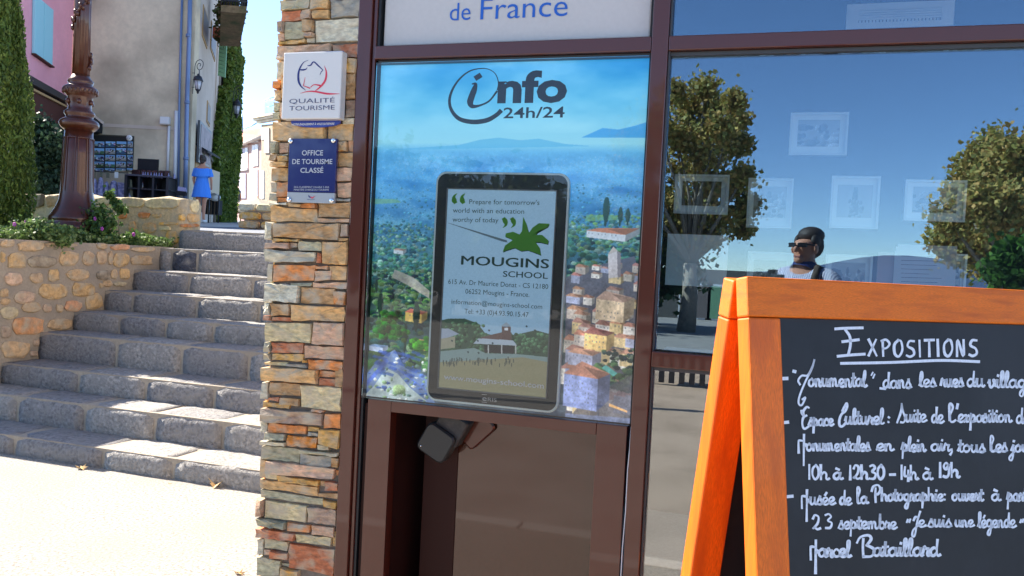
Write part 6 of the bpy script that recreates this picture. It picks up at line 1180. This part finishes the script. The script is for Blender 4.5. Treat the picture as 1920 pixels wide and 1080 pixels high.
for (rx, ry, z) in prof:
    for k in range(n): a = 2*math.pi*k/n; w_ = 1+.05*math.cos(9*a)*(max(0, 1.05-z)/.43); vs.append((rx*.92*w_*math.cos(a), ry*w_*math.sin(a), z))
m_.add(vs, [(i*n+k, i*n+(k+1) % n, (i+1)*n+(k+1) % n, (i+1)*n+k) for i in range(len(prof)-1) for k in range(n)], smooth=True); m_.build('dress', M['dress'], wm)
m_ = Loc(); prof = [(.235, .165, 1.135), (.24, .165, 1.15), (.222, .145, 1.24), (.205, .125, 1.315), (.17, .11, 1.34)]; vs = []
for (rx, ry, z) in prof:
    for k in range(n): a = 2*math.pi*k/n; w_ = 1+.03*math.cos(11*a)*(1.34-z)/.2; vs.append((rx*.92*w_*math.cos(a), ry*w_*math.sin(a), z+.015*math.cos(2*a)))
m_.add(vs, [(i*n+k, i*n+(k+1) % n, (i+1)*n+(k+1) % n, (i+1)*n+k) for i in range(len(prof)-1) for k in range(n)], smooth=True); m_.build('ruffle', M['dress'], wm)
for s_ in (-1, 1): m_ = Loc(); m_.tube([(s_*.17, 0, 1.33), (s_*.20, .012, 1.2), (s_*.215, .02, 1.14)], [.055, .06, .062], 12, cap=False); m_.build('sleeve', M['dress'], wm)
m_ = Loc(); m_.ball((0, -.005, 1.575), (.086, .098, .092), 14, 10); m_.ball((.0, -.075, 1.63), (.045, .04, .042), 10, 7); m_.ball((0, -.05, 1.5), (.06, .05, .05), 10, 6); m_.build('hair', M['hair'], wm)
for s_, y_ in ((-1, .0), (1, .04)): m_ = Loc(); m_.ball((s_*.07, .045+y_, .04), (.045, .12, .045), 10, 6); m_.build('shoe', M['white'], wm)
# people far up the alley
c = depth_pt(441, 408, 40); fpz = thing('person', 'distant man in a black shirt and pale cap walking up the alley', 'person', c, rad(17.4))
J2 = {k: tuple(v) for k, v in J.items()}; skin_mesh('body', J2, E_, M['skin'], fpz, 1)
m_ = Loc(); m_.tube([(0, 0, .82), (0, 0, 1.05), (0, 0, 1.28), (0, 0, 1.38)], [.2, .21, .23, .12], 12); m_.build('shirt', M['black_iron'], fpz)
m_ = Loc(); m_.ball((0, 0, 1.62), (.1, .12, .06), 10, 6); m_.build('cap', M['white'], fpz)
m_ = Loc(); [m_.tube([(s_*.09, 0, .86), (s_*.085, .01, .5), (s_*.08, 0, .42)], [.11, .09, .09], 10) for s_ in (-1, 1)]; m_.build('shorts', M['cream2'], fpz)
# photographer, seen only as a reflection in the window (his camera is the one that takes the picture)
M['shirt'] = bpy.data.materials.new('striped_shirt'); M['shirt'].use_nodes = True; t_ = M['shirt'].node_tree; wv = t_.nodes.new('ShaderNodeTexWave'); wv.inputs['Scale'].default_value = 22; wv.inputs['Distortion'].default_value = .6; tcn = t_.nodes.new('ShaderNodeTexCoord'); rp = t_.nodes.new('ShaderNodeValToRGB')
rp.color_ramp.elements[0].color = (.62, .62, .7, 1); rp.color_ramp.elements[1].color = (.16, .17, .3, 1); rp.color_ramp.elements[0].position = .45; rp.color_ramp.elements[1].position = .7
t_.links.new(tcn.outputs['Object'], wv.inputs[0]); t_.links.new(wv.outputs[0], rp.inputs[0]); t_.links.new(rp.outputs[0], t_.nodes['Principled BSDF'].inputs['Base Color']); t_.nodes['Principled BSDF'].inputs['Roughness'].default_value = .85
pz = thing('person', 'photographer with sunglasses, dark hair and striped shirt, reflected in the window', 'person', (.20, -2.95, 0), rad(34))
g0 = pz.matrix_basis.inverted() @ Vector((0.0, -2.60, 1.40))     # the camera grip in his own frame
gx, gy, gz_ = g0
J = {'pelvis': (0, 0, .95, .15, .11), 'waist': (0, 0, 1.1, .14, .1), 'chest': (0, 0, 1.3, .165, .11), 'neckb': (0, -.0, 1.48, .075), 'neck': (0, .015, 1.55, .058), 'head': (0, .035, 1.63, .07, .08), 'crown': (0, .03, 1.71, .078, .09),
     'shl': (-.19, 0, 1.44, .06), 'ell': (-.27, .10, 1.17, .046), 'wrl': (gx-.085, gy-.06, gz_-.06, .03), 'hal': (gx-.06, gy-.02, gz_-.02, .032), 'shr': (.19, 0, 1.44, .06), 'elr': (.27, .06, 1.17, .046), 'wrr': (gx+.10, gy-.07, gz_-.03, .03), 'har': (gx+.07, gy-.03, gz_, .032),
     'hl': (-.1, 0, .88, .1), 'kl': (-.11, .03, .5, .065), 'al': (-.12, 0, .1, .042), 'fl': (-.13, .13, .04, .038), 'hr': (.1, 0, .88, .1), 'kr': (.12, .02, .5, .065), 'ar': (.13, 0, .1, .042), 'fr': (.15, .13, .04, .038)}
skin_mesh('body', J, E_, M['skin'], pz)
JS = {'waist': (0, 0, .93, .175, .135), 'mid': (0, 0, 1.12, .165, .125), 'chest': (0, 0, 1.32, .185, .13), 'nb': (0, 0, 1.475, .10, .085), 'shl': (-.19, 0, 1.45, .078), 'ell': (-.26, .085, 1.21, .062), 'shr': (.19, 0, 1.45, .078), 'elr': (.262, .05, 1.21, .062)}
skin_mesh('shirt', JS, [('waist', 'mid'), ('mid', 'chest'), ('chest', 'nb'), ('nb', 'shl'), ('shl', 'ell'), ('nb', 'shr'), ('shr', 'elr')], M['shirt'], pz)
m_ = Loc(); m_.tube([(0, .03, 1.50), (0, .005, 1.545)], [.085, .075], 14, cap=False); m_.build('collar', M['ink_navy'], pz)
m_ = Loc(); m_.tube([(s_*.10, 0, .93) for s_ in (-1, 1)], .15, 12); [m_.tube([(s_*.1, 0, .92), (s_*.11, .03, .5), (s_*.125, 0, .12)], [.125, .095, .08], 12) for s_ in (-1, 1)]; m_.build('trousers', M['ink_navy'], pz)
m_ = Loc(); m_.ball((0, -.034, 1.728), (.082, .086, .058), 16, 10); m_.ball((0, -.045, 1.665), (.08, .066, .085), 12, 8); [m_.ball((s_*.058, .005, 1.69), (.026, .045, .045), 10, 7) for s_ in (-1, 1)]; hr2 = random.Random(5)
for k in range(0):
    a = hr2.uniform(0, 6.28); e = hr2.uniform(.25, 1.5); p_ = (.08*math.cos(e)*math.cos(a), -.034+.084*math.cos(e)*math.sin(a), 1.728+.058*math.sin(e)); m_.ball(p_, (.010, .016, .008), 6, 4)
m_.build('hair', M['hair'], pz)
m_ = Loc(); m_.ball((0, .125, 1.635), (.014, .022, .02), 8, 6); m_.ball((0, .085, 1.575), (.035, .03, .03), 10, 6); m_.build('nose_and_chin', M['skin'], pz)
m_ = Loc(); m_.box((0, .112, 1.592), (.045, .008, .008)); m_.build('mouth', mat('lip', srgb((150, 90, 80)), .5), pz)
for s_ in (-1, 1): m_ = Loc(); m_.ball((s_*.078, .03, 1.64), (.012, .022, .032), 8, 6); m_.build('ear', M['skin'], pz)
m_ = Loc(); [m_.box((s_*.036, .115, 1.662), (.052, .010, .028), ([1, -.25*s_, 0], [0, 1, 0], [0, 0, 1])) for s_ in (-1, 1)]; [m_.tube([(s_*.064, .108, 1.668), (s_*.082, .02, 1.66)], .005, 5) for s_ in (-1, 1)]; m_.build('sunglasses', M['ink_black'], pz)
m_ = Loc(); m_.tube([(.13, .13, 1.2), (.13, .135, 1.42), (.115, .06, 1.53), (.11, -.06, 1.5), (.13, -.13, 1.3)], .02, 6); m_.build('shoulder_strap', M['soil'], pz)
for s_, hx, hy, hz_ in ((-1, gx-.06, gy-.02, gz_-.02), (1, gx+.07, gy-.03, gz_)):
    for k in range(4):
        m_ = Loc(); z0 = hz_+.028-k*.02; m_.tube([(hx+s_*.012, hy+.01, z0), (hx+s_*.01, hy+.045, z0), (hx-s_*.022, hy+.058, z0), (hx-s_*.04, hy+.05, z0)], [.0095, .0095, .009, .0075], 6); m_.build('finger', M['skin'], pz)
    m_ = Loc(); m_.tube([(hx, hy-.012, hz_+.02), (hx-s_*.03, hy-.018, hz_+.028), (hx-s_*.05, hy-.008, hz_+.022)], [.011, .010, .008], 6); m_.build('thumb', M['skin'], pz)
pc = thing('photo_camera', 'black camera held in the photographer\'s hands, reflected in the window', 'camera', (0, -2.60, 1.40), rad(17.4))
m_ = Loc(); m_.box((0, 0, .03), (.13, .05, .085)); m_.box((0, .0, .085), (.05, .045, .03)); m_.build('camera_body', M['black_plastic'], pc, bevel=.006)
# ------------------------------------------------------------------ what the windows reflect: trees, hills, a low building, added bench
def vpt(px, py, Z):
    """place on the square whose mirror image in the shop window shows at this pixel"""
    P = depth_pt(px, py, Z); return np.array([P[0], -P[1], P[2]])
def tree(name, lab, base, trunk_r, cs, nleaf, size, seed, cols):
    t = thing(name, lab, 'tree', base, 0, 'trees on the square'); b = np.array(base, float); r_ = random.Random(seed); mb = MB(); zc = min(c_[2]-c_[3] for c_ in cs); cx = np.mean([c_[0] for c_ in cs]); cyy = np.mean([c_[1] for c_ in cs])
    fork = b+np.array([(cx-b[0])*.15, (cyy-b[1])*.15, max(1.6, (zc-b[2])*.9)]); mb.tube([b, b+(fork-b)*.5+np.array([.05, 0, 0]), fork], [trunk_r*1.25, trunk_r, trunk_r*.85], 10); mb.build('trunk', M['bark'], t); mb = MB()
    for c_ in cs:
        e = np.array(c_[:3]); m1 = fork+(e-fork)*.5+np.array([r_.uniform(-.2, .2), r_.uniform(-.2, .2), r_.uniform(-.1, .3)]); mb.tube([fork, m1, e], [trunk_r*.42, trunk_r*.2, .02], 6)
    mb.build('limb', M['bark'], t); leaf_cloud('crown', clumps(cs), nleaf, size, t, cols, seed, 1.25); return t
OL = [(.42, .33, .09), (.33, .31, .08), (.5, .38, .11), (.26, .26, .07), (.48, .3, .09)]
b1 = vpt(1287, 598, 25); b1[2] = gz(b1[1]); tr_ = random.Random(3)
def crown_from(pxs, Z, rr, dz=1.6): return [(*vpt(px, py, Z+tr_.uniform(-dz, dz)), rr*f) for (px, py, f) in pxs]
c1 = crown_from([(1262, 170, .6), (1290, 200, .9), (1320, 165, .8), (1335, 205, .9), (1300, 245, 1), (1345, 240, 1), (1375, 190, .6), (1385, 225, .6), (1270, 260, 1.1), (1320, 290, 1.1), (1365, 275, .9), (1390, 270, .6), (1280, 320, 1.2), (1330, 340, 1.1), (1370, 350, 1), (1395, 330, .6), (1260, 380, 1.2), (1300, 400, 1.2), (1345, 410, 1.1), (1390, 400, .9), (1405, 380, .5), (1230, 230, 1), (1210, 300, 1.2), (1200, 380, 1.2), (1170, 340, 1), (1180, 270, 1), (1250, 440, .9), (1330, 445, .8), (1395, 430, .5), (1215, 440, 1)], 25, .62)
tree('plane_tree', 'tall olive green plane tree with pale trunk reflected at the left of the big window', b1, .24, c1, 30000, .12, 41, OL)
b2 = vpt(1880, 600, 19); b2[2] = gz(b2[1])
c2 = crown_from([(1845, 290, .9), (1870, 270, .9), (1900, 290, 1), (1820, 320, .9), (1860, 330, 1.2), (1910, 340, 1.2), (1800, 360, .8), (1840, 380, 1.2), (1890, 390, 1.3), (1780, 410, .9), (1820, 430, 1.2), (1870, 440, 1.3), (1770, 450, .7), (1930, 420, 1.3), (1950, 350, 1.3), (1980, 300, 1.3), (2000, 400, 1.5), (1940, 480, 1.2), (1800, 470, .9), (1850, 490, 1.1)], 19, .5)
tree('plane_tree', 'broad olive tree reflected at the right edge of the big window', b2, .2, c2, 27000, .10, 42, OL)
b3 = vpt(1905, 620, 12); b3[2] = 0; c3 = crown_from([(1880, 500, 1), (1900, 470, .8), (1925, 500, 1), (1900, 530, 1), (1940, 470, 1)], 12, .26, .5)
shrub('laurel_bush', tuple(b3), c3, 3500, .09, 'bright green laurel bush reflected low at the right edge of the window', 0, 43, [(.06, .16, .02), (.09, .2, .03), (.03, .08, .015)])
for i, (px, Z, h_, lb) in enumerate([(1080, 28, 3.9, 'dense tree on the square, reflected behind the tablet\'s right edge'), (960, 26, 3.6, 'dense tree on the square, reflected in the middle of the tablet'), (830, 24, 3.8, 'dense tree on the square, reflected at the tablet\'s left edge'), (700, 27, 4.0, 'dense tree on the square, reflected behind the poster\'s left edge'), (560, 24, 3.6, 'dense tree on the square beyond the left window post'), (1165, 32, 4.2, 'dense tree on the square, reflected behind the brown mullion')]):
    b = vpt(px, 600, Z); b[2] = gz(b[1]); r_ = random.Random(60+i); cs = [(b[0]+r_.uniform(-2.3, 2.3), b[1]+r_.uniform(-1.6, 1.6), b[2]+r_.uniform(1.3, h_), r_.uniform(.8, 1.3)) for _ in range(22)]
    tree('square_tree', lb, b, .2, cs, 9000, .26, 60+i, GRN)
# distant hills
hh = np.random.default_rng(8); mb = MB(); n = 120; vs = []
for i in range(n+1):
    a = rad(-170+160*i/n-0); R1 = 1300; x, y = R1*math.cos(a), R1*math.sin(a); hgt = 12+16*math.sin(i*.21)+14*math.sin(i*.093+1)+6*math.sin(i*.7)
    vs += [(x*.8, y*.8, -60), (x, y, hgt), (x*1.25, y*1.25, -60)]
mb.add(vs, [(i*3+k, (i+1)*3+k, (i+1)*3+k+1, i*3+k+1) for i in range(n) for k in range(2)], smooth=True); mb.build('hills', mat('blue_hill', (.07, .11, .19), .95, 0, .01, .1), label='distant blue hills beyond the square', kind='structure')
lb_ = thing('low_building', 'low building with green doors under the trees across the square, reflected in the window', 'building', vpt(1310, 598, 46)); P = vpt(1310, 598, 46); gz0 = gz(P[1])
mb = MB(); mb.box((P[0]-2, P[1]-2, gz0+1.3), (16, 4, 3.0)); mb.build('wall', mat('dark_render', (.12, .115, .1), .9), lb_)
for k, px in enumerate((1285, 1318, 1338)):
    q = vpt(px, 598, 46); mb = MB(); mb.box((q[0], P[1]+.03, gz0+1.0), (.9, .06, 2.0)); o = mb.build('door_frame', M['white'], lb_); mb = MB(); mb.box((q[0], P[1]+.07, gz0+1.0), (.72, .05, 1.8)); mb.build('door', M['shutter_green'] if k == 2 else M['dark_glass'], o)
bq = vpt(1290, 722, 10.6); bt_ = thing('shadow_slats', 'dark added bench on the square, reflected under the window rail', 'slatting', (bq[0], bq[1], 0))  # added slats give the dark stripes of a railing's shadow
for i in range(9): mb = MB(); mb.box((bq[0]-.48+i*.13, bq[1], .19), (.07, .05, .34)); mb.build('slat', M['black_iron'], bt_)
mb = MB(); mb.box((bq[0]+.04, bq[1]-.15, .39), (1.3, .42, .05)); mb.build('slat_top', M['black_iron'], bt_)
# the pink wall, sized for it above, keeps the alley in shade
